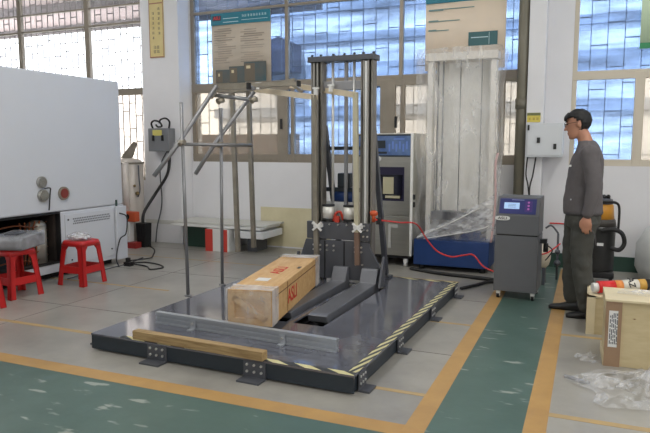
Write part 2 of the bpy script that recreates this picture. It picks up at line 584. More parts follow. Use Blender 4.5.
# ================================================================ DROP TESTER
# ---- base plate
M_plate = mat('worn_plate_steel', (122, 124, 134), 0.11, 0.35, rgb2=(90, 92, 102), scale=3.0, bump=0.02, bscale=12, spec=0.9)
PX0, PX1, PY0, PY1, PZ = -3.13, -1.145, 3.235, 5.93, 0.12
bp = thing('drop_test_platform', 'dark steel floor platform with hazard tape along its edges and bolted foot brackets', 'platform', (-2.17, 4.6, 0), R(-1.5))
SL = [(-2.245, -2.02), (-1.965, -1.715)]           # slots for the forks
SY0, SY1 = 4.05, 5.50
b = MB()
b.box(PX0, PX1, PY0, SY0, PZ - 0.012, PZ)
b.box(PX0, PX1, SY1, PY1, PZ - 0.012, PZ)
b.box(PX0, SL[0][0], SY0, SY1, PZ - 0.012, PZ)
b.box(SL[0][1], SL[1][0], SY0, SY1, PZ - 0.012, PZ)
b.box(SL[1][1], PX1, SY0, SY1, PZ - 0.012, PZ)
b.build('top_plate', M_plate, bp)
b = MB()
b.box(PX0 + 0.002, PX1 - 0.002, PY0 + 0.002, PY0 + 0.012, 0.012, PZ - 0.012)
b.box(PX0 + 0.01, PX1 - 0.01, PY1 - 0.02, PY1 - 0.01, 0.012, PZ - 0.012)
b.box(PX0 + 0.01, PX0 + 0.02, PY0 + 0.02, PY1 - 0.02, 0.012, PZ - 0.012)
b.box(PX1 - 0.02, PX1 - 0.01, PY0 + 0.02, PY1 - 0.02, 0.012, PZ - 0.012)
b.build('side_skirt', M_dark, bp)
b = MB()
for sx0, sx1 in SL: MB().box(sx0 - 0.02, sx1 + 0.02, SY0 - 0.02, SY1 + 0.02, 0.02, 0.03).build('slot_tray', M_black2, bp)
# hazard tape
def hazard(name, rgb_a, rgb_b, vec):
    m = bpy.data.materials.new(name); m.use_nodes = True; nt = m.node_tree
    bs = nt.nodes['Principled BSDF']; bs.inputs['Roughness'].default_value = 0.55
    tc = nt.nodes.new('ShaderNodeTexCoord'); dp = nt.nodes.new('ShaderNodeVectorMath'); dp.operation = 'DOT_PRODUCT'
    dp.inputs[1].default_value = vec
    fr = nt.nodes.new('ShaderNodeMath'); fr.operation = 'FRACT'; gt = nt.nodes.new('ShaderNodeMath'); gt.operation = 'GREATER_THAN'
    gt.inputs[1].default_value = 0.5
    mx = nt.nodes.new('ShaderNodeMix'); mx.data_type = 'RGBA'
    mx.inputs[6].default_value = (*lin(rgb_a), 1); mx.inputs[7].default_value = (*lin(rgb_b), 1)
    L = nt.links.new
    L(tc.outputs['Object'], dp.inputs[0]); L(dp.outputs['Value'], fr.inputs[0]); L(fr.outputs[0], gt.inputs[0])
    L(gt.outputs[0], mx.inputs[0]); L(mx.outputs[2], bs.inputs['Base Color'])
    return m
M_hz = hazard('hazard_tape', (206, 198, 150), (52, 54, 56), (23, -6.2, 0))
M_hzf = hazard('hazard_tape_front', (206, 198, 150), (52, 54, 56), (4.6, 9.0, 0))
MB().box(PX1 - 0.055, PX1 - 0.002, PY0 + 0.055, PY1 - 0.002, PZ, PZ + 0.0012).build('hazard_tape', M_hz, bp)
MB().box(PX0 + 0.25, PX1 - 0.002, PY0 + 0.002, PY0 + 0.05, PZ, PZ + 0.0012).build('hazard_tape', M_hzf, bp)
MB().box(-1.75, PX1 - 0.056, PY1 - 0.05, PY1 - 0.002, PZ, PZ + 0.0012).build('hazard_tape', M_hzf, bp)
def bracket(x, y, rot, s_=1.0):
    T = Matrix.Translation((x, y, 0)) @ Matrix.Rotation(rot, 4, 'Z') @ Matrix.Diagonal((s_, s_, 1, 1))
    b = MB(); b.box(-0.085, 0.085, -0.012, 0.0, 0.0, 0.108, T); b.box(-0.085, 0.085, -0.105, -0.012, 0.0, 0.011, T)
    o = b.build('foot_bracket', M_dsteel, bp)
    for i in (-0.055, 0, 0.055):
        for z in (0.045, 0.088):
            MB().cyl(T @ Vector((i, -0.012, z)), T @ Vector((i, -0.022, z)), 0.0085, 6).build('bolt', M_zinc, o)
for x in (-2.55, -1.80): bracket(x, PY0 + 0.004, 0, 0.92)
for y in (3.36, 4.10, 4.98, 5.82): bracket(PX1 - 0.002, y, R(90), 0.68)
for y in (3.4, 4.6, 5.8): bracket(PX0 + 0.01, y, R(-90))

# ---- mast, carriage and forks
M_colm = mat('column_grey', (128, 123, 116), 0.42, 0.3, var=0.06)
M_redp = mat('coupling_red', (186, 60, 46), 0.45)
M_cylw = mat('satin_cylinder', (222, 220, 214), 0.35, 0.3)
M_rod = mat('rod_steel', (205, 205, 203), 0.35, 0.5)
M_rail = mat('rail_steel', (172, 170, 165), 0.4, 0.4)
M_fork = mat('fork_grey', (112, 114, 120), 0.38, 0.35, var=0.08)
dt = thing('drop_tester', 'tall twin column drop tester with forks and bolted carriage standing on the platform', 'test machine', (-2.17, 5.6, PZ))
MYF = 5.50
for x0, x1 in ((-2.49, -2.375), (-1.985, -1.865)):
    b = MB()   # channel column, open to the front
    b.box(x0, x1, 5.62, 5.64, PZ, 2.215); b.box(x0, x0 + 0.018, 5.53, 5.62, PZ, 2.215); b.box(x1 - 0.018, x1, 5.53, 5.62, PZ, 2.215)
    b.box((x0 + x1) / 2 - 0.008, (x0 + x1) / 2 + 0.008, 5.56, 5.62, PZ, 2.215)
    c = b.build('column', M_colm, dt, bevel=0.002)
    MB().box(x0 + 0.03, x0 + 0.042, 5.515, 5.56, PZ + 0.2, 2.21).build('guide_rail', M_rail, c)
    MB().box(x1 - 0.05, x1 - 0.04, 5.515, 5.56, PZ + 0.2, 2.21).build('guide_rail', M_rail, c)
b = MB(); b.box(-2.515, -1.845, 5.50, 5.67, 2.215, 2.265)
c = b.build('top_beam', M_dsteel, dt, bevel=0.003)
for x in (-2.49, -2.40, -2.27, -2.16, -2.06, -1.97, -1.87): MB().cyl((x, 5.56, 2.265), (x, 5.56, 2.29), 0.014, 8).build('bolt', M_dark, c)
MB().box(-2.385, -1.975, 5.56, 5.62, 1.95, 2.035).build('crosshead', M_tubed, dt, bevel=0.003)
MB().box(-2.385, -1.975, 5.70, 5.74, 1.385, 1.42).build('cross_bar', M_dark, dt)
MB().box(-2.385, -1.975, 5.66, 5.70, 0.98, 1.02).build('cross_bar', M_dark, dt)
for x in (-2.275, -2.06): MB().cyl((x, 5.56, 0.6), (x, 5.56, 2.215), 0.013, 12).build('guide_rod', M_rod, dt)
MB().box(-2.175, -2.145, 5.60, 5.63, 0.6, 2.215).build('toothed_rack', M_tubed, dt)
MB().box(-1.935, -1.918, 5.505, 5.515, 0.5, 2.2).build('scale_strip', M_white2, dt)
# back braces
for x0, x1 in ((-2.40, -2.30), (-1.90, -1.83)):
    b = MB(); b.bar((x0, 5.65, 1.62), (x1, 5.88, PZ + 0.03), 0.045, 0.05); b.box(x1 - 0.05, x1 + 0.06, 5.80, 5.92, PZ, PZ + 0.02)
    b.build('brace', M_dsteel, dt)
# hoist motor between the columns
mo = MB().cyl((-2.30, 5.72, 0.93), (-2.10, 5.72, 0.93), 0.07, 20).build('motor', M_blue, dt)
MB().cyl((-2.33, 5.72, 0.93), (-2.30, 5.72, 0.93), 0.074, 20).build('motor_cap', M_black, mo)
MB().box(-2.27, -2.14, 5.66, 5.78, 1.02, 1.16).build('gearbox', M_dark, dt, bevel=0.01)
b = MB(); b.box(-2.385, -1.975, 5.64, 5.70, 0.68, 0.88); b.build('rear_plate', M_white2, dt)
for x in (-2.295, -2.08):
    r_ = MB().cyl((x, 5.50, 0.735), (x, 5.50, 0.85), 0.058, 20).build('air_cylinder', M_cylw, dt)
    MB().cyl((x, 5.50, 0.715), (x, 5.50, 0.735), 0.060, 20).build('cylinder_cap', M_black, r_); MB().cyl((x, 5.50, 0.85), (x, 5.50, 0.865), 0.060, 20).build('cylinder_cap', M_black, r_)
q = MB(); q.tube(smooth_path([(-2.23, 5.48, 0.71), (-2.21, 5.47, 0.78), (-2.16, 5.47, 0.80), (-2.14, 5.49, 0.72)]), 0.012); q.box(-2.215, -2.175, 5.46, 5.50, 0.70, 0.76)
q.build('red_coupling', M_redp, dt)
q = MB(); q.ball((-1.83, 5.48, 0.80), (0.04, 0.03, 0.03)); q.cyl((-1.83, 5.48, 0.72), (-1.83, 5.48, 0.80), 0.018)
q.build('red_valve', M_orange, dt)
MB().box(-1.80, -1.76, 5.46, 5.50, 0.70, 0.76).build('hose_fitting', M_black, dt)
# carriage
ca = MB().box(-2.505, -1.865, 5.455, 5.50, 0.535, 0.70).build('carriage_plate', M_dsteel, dt, bevel=0.003)
def bolt(x, z, r_, par): MB().cyl((x, 5.455, z), (x, 5.44, z), r_, 6).build('bolt', M_zinc, par)
for i in range(7): bolt(-2.44 + i * 0.088, 0.68, 0.0095, ca)
for x in (-1.92, -1.88):
    for z in (0.58, 0.64): bolt(x, z, 0.0095, ca)
lp = MB()
lp.prism([(-2.515, 0.525), (-1.87, 0.525), (-1.86, 0.47), (-1.725, 0.24), (-1.725, 0.155), (-2.60, 0.155), (-2.60, 0.28)], 'y', 5.455, 5.485)
lp = lp.build('lower_plate', M_dsteel, dt)
for i, x in enumerate((-2.43, -2.36, -2.29, -2.22, -2.0, -1.94)):
    for z in (0.43, 0.475): bolt(x, z, 0.010, lp)
for x in (-1.995, -1.93): bolt(x, 0.31, 0.009, lp)
for z in (0.19, 0.23, 0.27): bolt(-1.79, z, 0.008, lp)
MB().box(-2.32, -2.31, 5.448, 5.455, 0.16, 0.52).build('seam', M_black2, lp)
MB().box(-2.12, -2.11, 5.448, 5.455, 0.16, 0.52).build('seam', M_black2, lp)
for xg in (-1.725, -2.60): MB().prism([(5.30, 0.135), (5.455, 0.135), (5.455, 0.40), (5.43, 0.40)], 'x', xg, xg + 0.02).build('gusset', M_dsteel, dt)
for x0, x1 in ((-2.205, -2.06), (-1.92, -1.76)):
    b = MB()
    b.prism([(5.455, 0.05), (4.32, 0.05), (4.20, 0.10), (4.18, 0.152), (4.23, 0.162), (5.34, 0.162), (5.40, 0.285), (5.455, 0.285)], 'x', x0, x1)
    b.build('fork', M_fork, dt, bevel=0.006)
# ---- hanging tube cage clamped to the carriage
def post(p, q, s=0.042, name='cage_leg', m=M_tube): return MB().bar(p, q, s, s).build(name, m, dt)
post((-3.43, 5.63, 1.97), (-3.39, 5.63, 0.31))
post((-3.42, 5.95, 2.05), (-3.38, 5.95, 0.31))
post((-2.415, 5.43, 1.90), (-2.39, 5.43, 0.36))
post((-2.00, 5.43, 1.91), (-1.977, 5.43, 0.62), m=mat('pale_olive_tube', (190, 184, 160), 0.4, 0.35, var=0.1))
post((-1.977, 5.43, 0.62), (-1.97, 5.43, 0.31), m=mat('rusty_brown_tube', (128, 104, 90), 0.5, 0.3))
M_beam = mat('scuffed_pale_tube', (222, 208, 182), 0.4, 0.4, var=0.12, scale=8)
post((-3.42, 5.95, 2.04), (-2.40, 5.43, 1.88), 0.052, 'cage_beam', M_beam)
post((-2.83, 5.80, 2.04), (-2.00, 5.43, 1.89), 0.052, 'cage_beam', M_beam)
post((-3.44, 5.62, 1.99), (-2.70, 5.62, 2.06), 0.05, 'cage_beam', M_tube)
post((-3.43, 5.60, 1.98), (-3.42, 5.97, 2.05), 0.04, 'cage_beam', M_tube)
post((-2.76, 5.60, 2.055), (-2.60, 5.56, 1.95), 0.03, 'cage_beam', M_tube)
for (x, z) in ((-2.372, 0.662), (-1.965, 0.667)):
    q = MB(); q.box(x - 0.04, x + 0.04, 5.40, 5.455, z - 0.012, z + 0.02); q.bar((x - 0.045, 5.40, z - 0.04), (x + 0.045, 5.40, z + 0.04), 0.02, 0.018); q.bar((x - 0.045, 5.398, z + 0.04), (x + 0.045, 5.398, z - 0.04), 0.02, 0.018)
    q.build('clamp', M_white2, dt)
for (x, y, z) in ((-2.385, 5.41, 1.93), (-2.27, 5.5, 1.96), (-3.1, 5.60, 2.02)):
    q = MB(); q.box(x - 0.012, x + 0.012, y - 0.03, y + 0.02, z - 0.03, z + 0.03); q.box(x - 0.03, x + 0.03, y - 0.02, y + 0.01, z + 0.025, z + 0.04)
    q.build('clamp', M_white2, dt)

# ---- round tube stand with slanting arms
ts = thing('tube_stand', 'two thin upright tubes with slanting clamped arms on the left platform edge', 'stand', (-3.17, 4.65, PZ))
MB().cyl((-3.175, 4.425, PZ), (-3.198, 4.425, 1.79), 0.015).build('pole', M_tubed, ts)
MB().cyl((-3.14, 4.92, PZ), (-3.12, 4.92, 1.77), 0.015).build('pole', M_tubed, ts)
for y, x in ((4.425, -3.175), (4.92, -3.14)): MB().cyl((x, y, PZ), (x, y, PZ + 0.012), 0.032).build('pole_foot', M_tubed, ts)
MB().tube([(-3.26, 4.40, 1.44), (-3.08, 4.885, 1.435), (-2.90, 5.1, 1.43)], 0.015).build('crossbar', M_tubed, ts)
MB().tube([(-3.324, 4.20, 1.176), (-3.22, 4.42, 1.46), (-3.085, 4.80, 1.955)], 0.019).build('arm', M_tubed, ts)
MB().tube([(-3.26, 4.70, 1.174), (-3.155, 4.90, 1.479), (-2.93, 5.2, 1.93)], 0.019).build('arm', M_tubed, ts)
MB().tube([(-3.177, 4.85, 1.885), (-2.724, 4.87, 1.825)], 0.017).build('top_tube', M_tubed, ts)
MB().bar((-3.16, 4.85, 1.95), (-2.80, 4.86, 1.95), 0.05, 0.05).build('top_beam', M_tube, ts)
MB().bar((-2.80, 4.86, 1.95), (-2.78, 4.86, 1.95), 0.052, 0.056).build('beam_cap', M_black, ts)
MB().bar((-2.92, 5.14, 1.985), (-2.46, 5.17, 1.985), 0.05, 0.035).build('top_beam', M_tube, ts)
MB().bar((-2.46, 5.17, 1.985), (-2.44, 5.17, 1.985), 0.052, 0.05).build('beam_cap', M_black, ts)
MB().tube([(-2.80, 4.86, 1.93), (-2.90, 5.14, 1.96)], 0.02).build('tie_tube', M_tubed, ts)
for p in ((-3.20, 4.42, 1.455), (-3.135, 4.91, 1.44), (-3.15, 4.84, 1.88), (-2.75, 4.87, 1.83), (-3.08, 4.85, 1.83)):
    q = MB(); q.cyl((p[0] - 0.035, p[1], p[2]), (p[0] + 0.035, p[1], p[2]), 0.022, 10); q.cyl((p[0], p[1] - 0.03, p[2] - 0.02), (p[0], p[1] + 0.03, p[2] + 0.02), 0.02, 10)
    q.cyl((p[0] + 0.03, p[1] - 0.01, p[2] - 0.01), (p[0] + 0.03, p[1] - 0.05, p[2] - 0.01), 0.008, 8)
    q.build('swivel_clamp', M_tube, ts)

# ---- wooden beam and aluminium profile at the front
M_timber = mat('planed_timber', (178, 152, 108), 0.6, rgb2=(128, 102, 66), scale=4, stretch=(1, 14, 14))
o = MB().bar((-2.80, 3.290, 0.1515), (-1.77, 3.235, 0.1515), 0.06, 0.058).build('timber_beam', M_timber, bevel=0.004)
tag(o, 'light wooden square beam lying along the front edge of the dark platform', 'wooden beam')
al = thing('aluminium_profile', 'long silver slotted profile bar standing on edge on the platform before the crate', 'metal bar', (-2.15, 3.60, PZ))
a0, a1 = Vector((-2.90, 3.655, 0)), Vector((-1.42, 3.555, 0))
def lbar(name, z0, z1, off, wd, m): return MB().bar(a0 + Vector((0, off, (z0 + z1) / 2)), a1 + Vector((0, off, (z0 + z1) / 2)), wd, z1 - z0).build(name, m, al)
lbar('profile_core', 0.121, 0.204, 0, 0.02, M_alu)
lbar('top_rib', 0.187, 0.206, 0, 0.042, M_alu); lbar('middle_rib', 0.156, 0.168, 0, 0.040, M_alu); lbar('bottom_rib', 0.121, 0.134, 0, 0.042, M_alu)
for t in (0.235, 0.735):
    p = a0.lerp(a1, t)
    q = MB(); q.box(p.x - 0.02, p.x + 0.02, p.y - 0.034, p.y - 0.022, 0.122, 0.185); q.box(p.x - 0.02, p.x + 0.02, p.y - 0.075, p.y - 0.03, 0.1205, 0.130)
    o = q.build('angle_bracket', M_alu, al)
    q = MB(); q.cyl((p.x, p.y - 0.034, 0.165), (p.x, p.y - 0.044, 0.165), 0.009, 8); q.build('bolt', M_zinc, o)

# ================================================================ ASLI CRATE
M_ply = mat('plywood', (206, 170, 118), 0.62, rgb2=(188, 146, 94), scale=3.5, stretch=(1, 7, 7))
M_plyl = mat('plywood_batten', (210, 176, 126), 0.6, rgb2=(192, 150, 100), scale=5, stretch=(6, 1, 6))
M_inkred = mat('red_stencil_ink', (196, 44, 34), 0.6)
M_wrapfilm = film('stretch_wrap', (0.9, 0.9, 0.9), wscale=5, lo=0.28, hi=0.62, rough=0.25, bump=0.3)
cr = thing('wooden_crate', 'long plywood crate stencilled ASLI in red with film wrapped ends on the forks', 'crate', (-2.288, 4.435, 0.1635), R(10.5))
CL, CW, CH = 1.42, 0.325, 0.240
b = MB()
b.box(-CW / 2, CW / 2, -CL / 2, CL / 2, 0, CH)
b.build('crate_body', M_ply, cr, world=False, bevel=0.002)
b = MB(); t = 0.012
b.box(-CW / 2 - 0.004, CW / 2 + 0.004, -CL / 2 - 0.004, CL / 2 + 0.004, CH, CH + t)
lid = b.build('lid', M_plyl, cr, world=False, bevel=0.002)
b = MB()
for s in (-1, 1):
    y = s * (CL / 2 + t / 2)
    y0, y1 = y - t / 2, y + t / 2
    b.box(-CW / 2, CW / 2, y0, y1, 0, 0.05); b.box(-CW / 2, CW / 2, y0, y1, CH - 0.05, CH)
    b.box(-CW / 2, -CW / 2 + 0.05, y0, y1, 0.05, CH - 0.05); b.box(CW / 2 - 0.05, CW / 2, y0, y1, 0.05, CH - 0.05)
    b.bar((-CW / 2 + 0.04, y, CH - 0.04), (CW / 2 - 0.04, y, 0.04), 0.012, 0.045)
b.build('end_frame', M_plyl, cr, world=False)
for x in (-0.09, 0.10):
    MB().box(CW / 2, CW / 2 + 0.003, -CL / 2 + 0.48 + x, -CL / 2 + 0.483 + x, 0, CH).build('seam', mat('panel_seam', (120, 84, 50), 0.7), cr, world=False) if x < 0 else None
MB().box(CW / 2, CW / 2 + 0.004, -CL / 2, CL / 2, CH - 0.045, CH - 0.040).build('lid_joint', mat('lid_joint_brown', (110, 78, 48), 0.8), cr, world=False)  # darker brown strip marking the lid joint
letters('stencil', 'ASLI', 0.155, frame((CW / 2 + 0.002, -0.18, 0.112), (0, 1, 0), (0, 0, 1)), M_inkred, cr, stretch=0.92, world=False)
letters('stencil', 'ASLI', 0.13, frame((0.0, 0.02, CH + t + 0.001), (0, 1, 0), (-1, 0, 0)), M_inkred, cr, stretch=1.2, world=False)
MB().box(-0.07, 0.03, -0.40, -0.30, CH + t, CH + t + 0.002).build('paper_label', M_white2, cr, world=False)
MB().box(CW / 2 - 0.045, CW / 2 - 0.02, 0.12, 0.19, CH + t, CH + t + 0.003).build('hand_mark', M_black, cr, world=False)
# film wrapped ends: slightly crumpled sleeves round both ends
def sleeve(y0, y1, capend, seed):
    rnd = random.Random(seed); b = MB(); g = 0.006
    ring = []
    prof = [(-CW / 2, 0.0), (-CW / 2, CH / 2), (-CW / 2, CH + t), (-CW / 4, CH + t), (0, CH + t), (CW / 4, CH + t), (CW / 2, CH + t), (CW / 2, CH / 2), (CW / 2, 0.0)]
    vs = []; N = 8
    for i in range(N + 1):
        y = y0 + (y1 - y0) * i / N
        for (x, z) in prof:
            n = noise.noise(Vector((x * 9 + seed, y * 14, z * 9))) * 0.008
            sx = (1 if x > 0 else -1 if x < 0 else 0)
            vs.append((x + sx * (g + abs(n)), y + n * (1.5 if i in (0, N) else 0), z + (g + abs(n) if z > CH else 0)))
    m = len(prof); fs = []
    for i in range(N):
        for j in range(m - 1):
            a = i * m + j; fs.append((a, a + 1, a + m + 1, a + m))
    b.add(vs, fs, False)
    yc = y0 if capend < 0 else y1
    e = capend * 0.02
    M_cap = film('stretch_wrap_end', (0.95, 0.95, 0.95), wscale=5, lo=0.02, hi=0.30, rough=0.2, bump=0.3)
    MB().add([(-CW / 2 - g, yc + e, 0), (CW / 2 + g, yc + e, 0), (CW / 2 + g, yc + e, CH + t + g), (-CW / 2 - g, yc + e, CH + t + g)], [(0, 1, 2, 3)]).build('end_film', M_cap, cr, world=False)
    return b.build('stretch_film', M_wrapfilm, cr, world=False)
sleeve(-CL / 2 - 0.02, -CL / 2 + 0.13, -1, 3)
sleeve(CL / 2 - 0.14, CL / 2 + 0.02, 1, 8)

# ================================================================ CLIMATE CHAMBER (left)
ch = thing('climate_chamber', 'huge white walk-in test chamber with portholes and open compressor bay on the left', 'test chamber', (-6.6, 3.9, 0))
CX = -5.25
b = MB()
b.box(-8.0, CX, 1.6, 6.03, 0.72, 2.195)
MB_ = b.build('upper_body', M_white, ch, bevel=0.02, seg=3)
b = MB()
b.box(-8.0, CX, 5.03, 6.03, 0.07, 0.715)
b.box(-8.0, CX, 1.6, 4.10, 0.12, 0.715)
b.box(-8.0, CX, 4.10, 5.03, 0.07, 0.165)
b.box(-8.0, -6.2, 4.10, 5.03, 0.165, 0.715)
b.build('lower_body', M_white, ch, bevel=0.004)
b = MB(); b.box(-7.9, -5.35, 1.7, 5.9, 0.0, 0.07)
b.build('plinth', M_black2, ch)
b = MB(); b.box(-5.3, CX + 0.006, 4.10, 5.03, 0.70, 0.715); b.box(-5.3, CX + 0.006, 5.015, 5.03, 0.165, 0.70); b.box(-5.3, CX + 0.006, 4.1, 5.015, 0.165, 0.175)
b.build('bay_frame', M_black, ch)
M_liner = mat('bay_liner', (58, 50, 45), 0.6, rgb2=(40, 36, 34), scale=5)
MB().box(-6.19, -5.31, 5.0, 5.028, 0.17, 0.70).build('bay_liner', M_liner, ch); MB().box(-6.19, -5.31, 4.10, 5.0, 0.168, 0.18).build('bay_liner', M_liner, ch)
MB().box(-6.2, -6.17, 4.11, 5.0, 0.18, 0.70).build('bay_liner', M_liner, ch); MB().box(-6.19, -5.27, 4.11, 5.0, 0.70, 0.716).build('bay_liner', M_liner, ch)
cp = MB().cyl((-5.42, 4.86, 0.18), (-5.42, 4.86, 0.58), 0.10, 20)
cp.ball((-5.42, 4.86, 0.58), (0.10, 0.10, 0.06))
cp.build('compressor', mat('compressor_silver', (190, 186, 176), 0.4, 0.5), ch)
for i in range(5):
    y = 4.58 + i * 0.045
    MB().tube(smooth_path([(-5.34, y, 0.19), (-5.33, y + 0.01, 0.36), (-5.36, y + 0.04, 0.50), (-5.34, y + 0.02 * i, 0.64)]), 0.009, 8).build('copper_pipe', M_copper, ch)
for i in range(5):
    z = 0.24 + i * 0.09
    MB().tube(smooth_path([(-5.31, 4.2, z), (-5.32, 4.5, z + 0.02), (-5.33, 4.75, z - 0.02), (-5.4, 4.98, z + 0.01)]), 0.008, 8).build('copper_pipe', M_copper, ch)
MB().box(-5.9, -5.45, 4.15, 4.75, 0.166, 0.5).build('condenser', M_dark, ch)
# service door with vent
b = MB(); b.box(CX, CX + 0.012, 5.09, 5.84, 0.12, 0.68)
sd = b.build('service_door', M_white, ch, bevel=0.003)
b = MB()
for i in range(22):
    for j in range(3): b.box(CX + 0.012, CX + 0.014, 5.20 + i * 0.0262 + (j % 2) * 0.012, 5.217 + i * 0.0262 + (j % 2) * 0.012, 0.562 + j * 0.026, 0.578 + j * 0.026)
b.build('vent', mat('vent_grey', (120, 122, 126), 0.6), sd)
for y, z in ((5.13, 0.62), (5.16, 0.17), (5.79, 0.20)): MB().cyl((CX + 0.012, y, z), (CX + 0.02, y, z), 0.009, 10).build('screw', M_black, sd)
# portholes
for y, z, r, m, nm in ((4.80, 1.05, 0.060, M_chrome, 'cable_port'), (4.81, 0.91, 0.066, M_chrome, 'cable_port')):
    o = MB().cyl((CX, y, z), (CX + 0.025, y, z), r, 28).build(nm, M_steel, ch)
    q = MB(); q.cyl((CX + 0.025, y, z), (CX + 0.03, y, z), r * 0.8, 24); q.build('port_lid', M_chrome, o)
o = MB().cyl((CX, 5.09, 0.915), (CX + 0.02, 5.09, 0.915), 0.072, 28).build('cable_port', M_alum, ch)
MB().cyl((CX + 0.02, 5.09, 0.915), (CX + 0.024, 5.09, 0.915), 0.052, 24).build('red_plug', mat('dull_red_plug', (128, 52, 44), 0.6), o)
MB().tube(smooth_path([(CX + 0.035, 4.81, 0.985), (CX + 0.05, 4.87, 0.985), (CX + 0.03, 4.885, 0.93), (CX + 0.02, 4.87, 0.75)]), 0.007).build('port_cable', M_cable, ch)
# side box with plug cables
sb = MB().box(-5.25, -5.21, 5.86, 6.04, 0.05, 0.70).build('side_box', M_white, ch, bevel=0.01)
MB().box(-5.248, -5.235, 5.89, 5.91, 0.705, 0.78).build('green_tab', M_skirt, ch)

def cable(name, label, pts, r, m, cat='cable', group=None, sm=7):
    o = MB().tube(smooth_path(pts, sm), r, 8).build(name, m)
    return tag(o, label, cat, group)
cable('power_cable', 'thin black cable drooping beside the white chamber to the floor socket', [(-5.20, 5.90, 0.62), (-5.17, 5.98, 0.58), (-5.175, 6.00, 0.48), (-5.16, 5.95, 0.36), (-5.19, 5.88, 0.30), (-5.14, 5.75, 0.1), (-5.06, 5.70, 0.012)], 0.008, M_cable)
cable('power_cable', 'black cable trailing over the grey floor towards the pillar', [(-5.02, 5.86, 0.06), (-5.02, 6.2, 0.03), (-5.2, 6.5, 0.008), (-5.5, 6.9, 0.008), (-6.0, 7.3, 0.01)], 0.008, M_cable)
cable('power_cable', 'black cable looping on the floor right of the white chamber', [(-4.97, 5.82, 0.03), (-4.78, 5.85, 0.008), (-4.62, 5.72, 0.008), (-4.55, 5.86, 0.008), (-4.72, 6.0, 0.008), (-4.95, 6.05, 0.008), (-5.1, 5.98, 0.008), (-5.2, 6.3, 0.008)], 0.009, M_cable)
cable('power_cable', 'grey cable lying flat along the foot of the white chamber', [(-5.05, 5.78, 0.02), (-5.1, 5.5, 0.008), (-5.12, 5.2, 0.008), (-5.1, 4.95, 0.008)], 0.006, M_dsteel)
sk = thing('socket_block', 'black extension socket block on the floor beside the white chamber', 'socket', (-5.02, 5.82, 0))
b = MB(); b.box(-0.05, 0.05, -0.035, 0.035, 0, 0.05); b.build('socket_body', M_black, sk, world=False, bevel=0.006)
b = MB(); b.box(-0.03, 0.02, -0.02, 0.02, 0.05, 0.10); b.build('plug', M_black, sk, world=False, bevel=0.006)

# ================================================================ STOOLS
def stool_proto(loc, rot, label):
    t = thing('plastic_stool', label, 'stool', loc, R(rot), 'red plastic stools by the chamber')
    H = 0.46; a0, a1 = 0.132, 0.172
    b = MB()
    # seat: rounded square lofted with a rolled edge
    b.loft([(0, 0, H - 0.055, 0.150, 0.150, 5), (0, 0, H - 0.02, 0.146, 0.146, 5), (0, 0, H - 0.004, 0.138, 0.138, 5), (0, 0, H, 0.125, 0.125, 5), (0, 0, H - 0.004, 0.10, 0.10, 4), (0, 0, H - 0.006, 0.02, 0.02, 2)], 32)
    b.build('seat', M_red, t, world=False)
    for sx, sy in ((1, 1), (1, -1), (-1, 1), (-1, -1)):
        b = MB()
        def corner(z):
            u = a0 + (a1 - a0) * (1 - z / (H - 0.03)); return u
        for dx, dy in ((1, 0), (0, 1)):
            vs = []
            for z, wd in ((0.0, 0.058), (0.16, 0.052), (H - 0.10, 0.058), (H - 0.03, 0.105)):
                u = corner(z); th = 0.016
                if dx: pts = [(u, u), (u - wd, u), (u - wd, u - th), (u, u - th)]
                else: pts = [(u, u), (u, u - wd), (u - th, u - wd), (u - th, u)]
                vs += [(sx * x, sy * y, z) for x, y in pts]
            fs = [(0, 1, 2, 3), (12, 13, 14, 15)]
            for i in range(3):
                for q in range(4):
                    a = i * 4 + q; c = i * 4 + (q + 1) % 4; fs.append((a, c, c + 4, a + 4))
            b.add(vs, fs)
        b.build('leg', M_red, t, world=False, bevel=0.004)
    b = MB()
    for z0, z1 in ((0.13, 0.20),):
        u0 = a0 + (a1 - a0) * (1 - z0 / 0.43) - 0.004; u1 = a0 + (a1 - a0) * (1 - z1 / 0.43) - 0.004
        for r_ in range(4):
            T = Matrix.Rotation(r_ * PI / 2, 4, 'Z')
            vs = [(-u0, u0, z0), (u0, u0, z0), (u1, u1, z1), (-u1, u1, z1), (-u0, u0 - 0.008, z0), (u0, u0 - 0.008, z0), (u1, u1 - 0.008, z1), (-u1, u1 - 0.008, z1)]
            b.add([T @ Vector(p) for p in vs], [(0, 1, 2, 3), (7, 6, 5, 4), (0, 4, 5, 1), (1, 5, 6, 2), (2, 6, 7, 3), (3, 7, 4, 0)])
    b.build('skirt', M_red, t, world=False)
    return t
S1 = (-4.83, 4.89, 0)
s1 = stool_proto(S1, 1, 'red plastic stool holding a small clear plastic bag, before the vented door')
s2 = copy_tree(s1); s2.location = (-5.01, 4.23, 0); s2.rotation_euler.z = R(-8)
s2['label'] = 'red plastic stool holding the grey wrapped tray, before the open compressor bay'
s3 = copy_tree(s1); s3.location = (-4.885, 3.70, 0); s3.rotation_euler.z = R(-4)
s3['label'] = 'red plastic stool cut off by the left border of the photo'

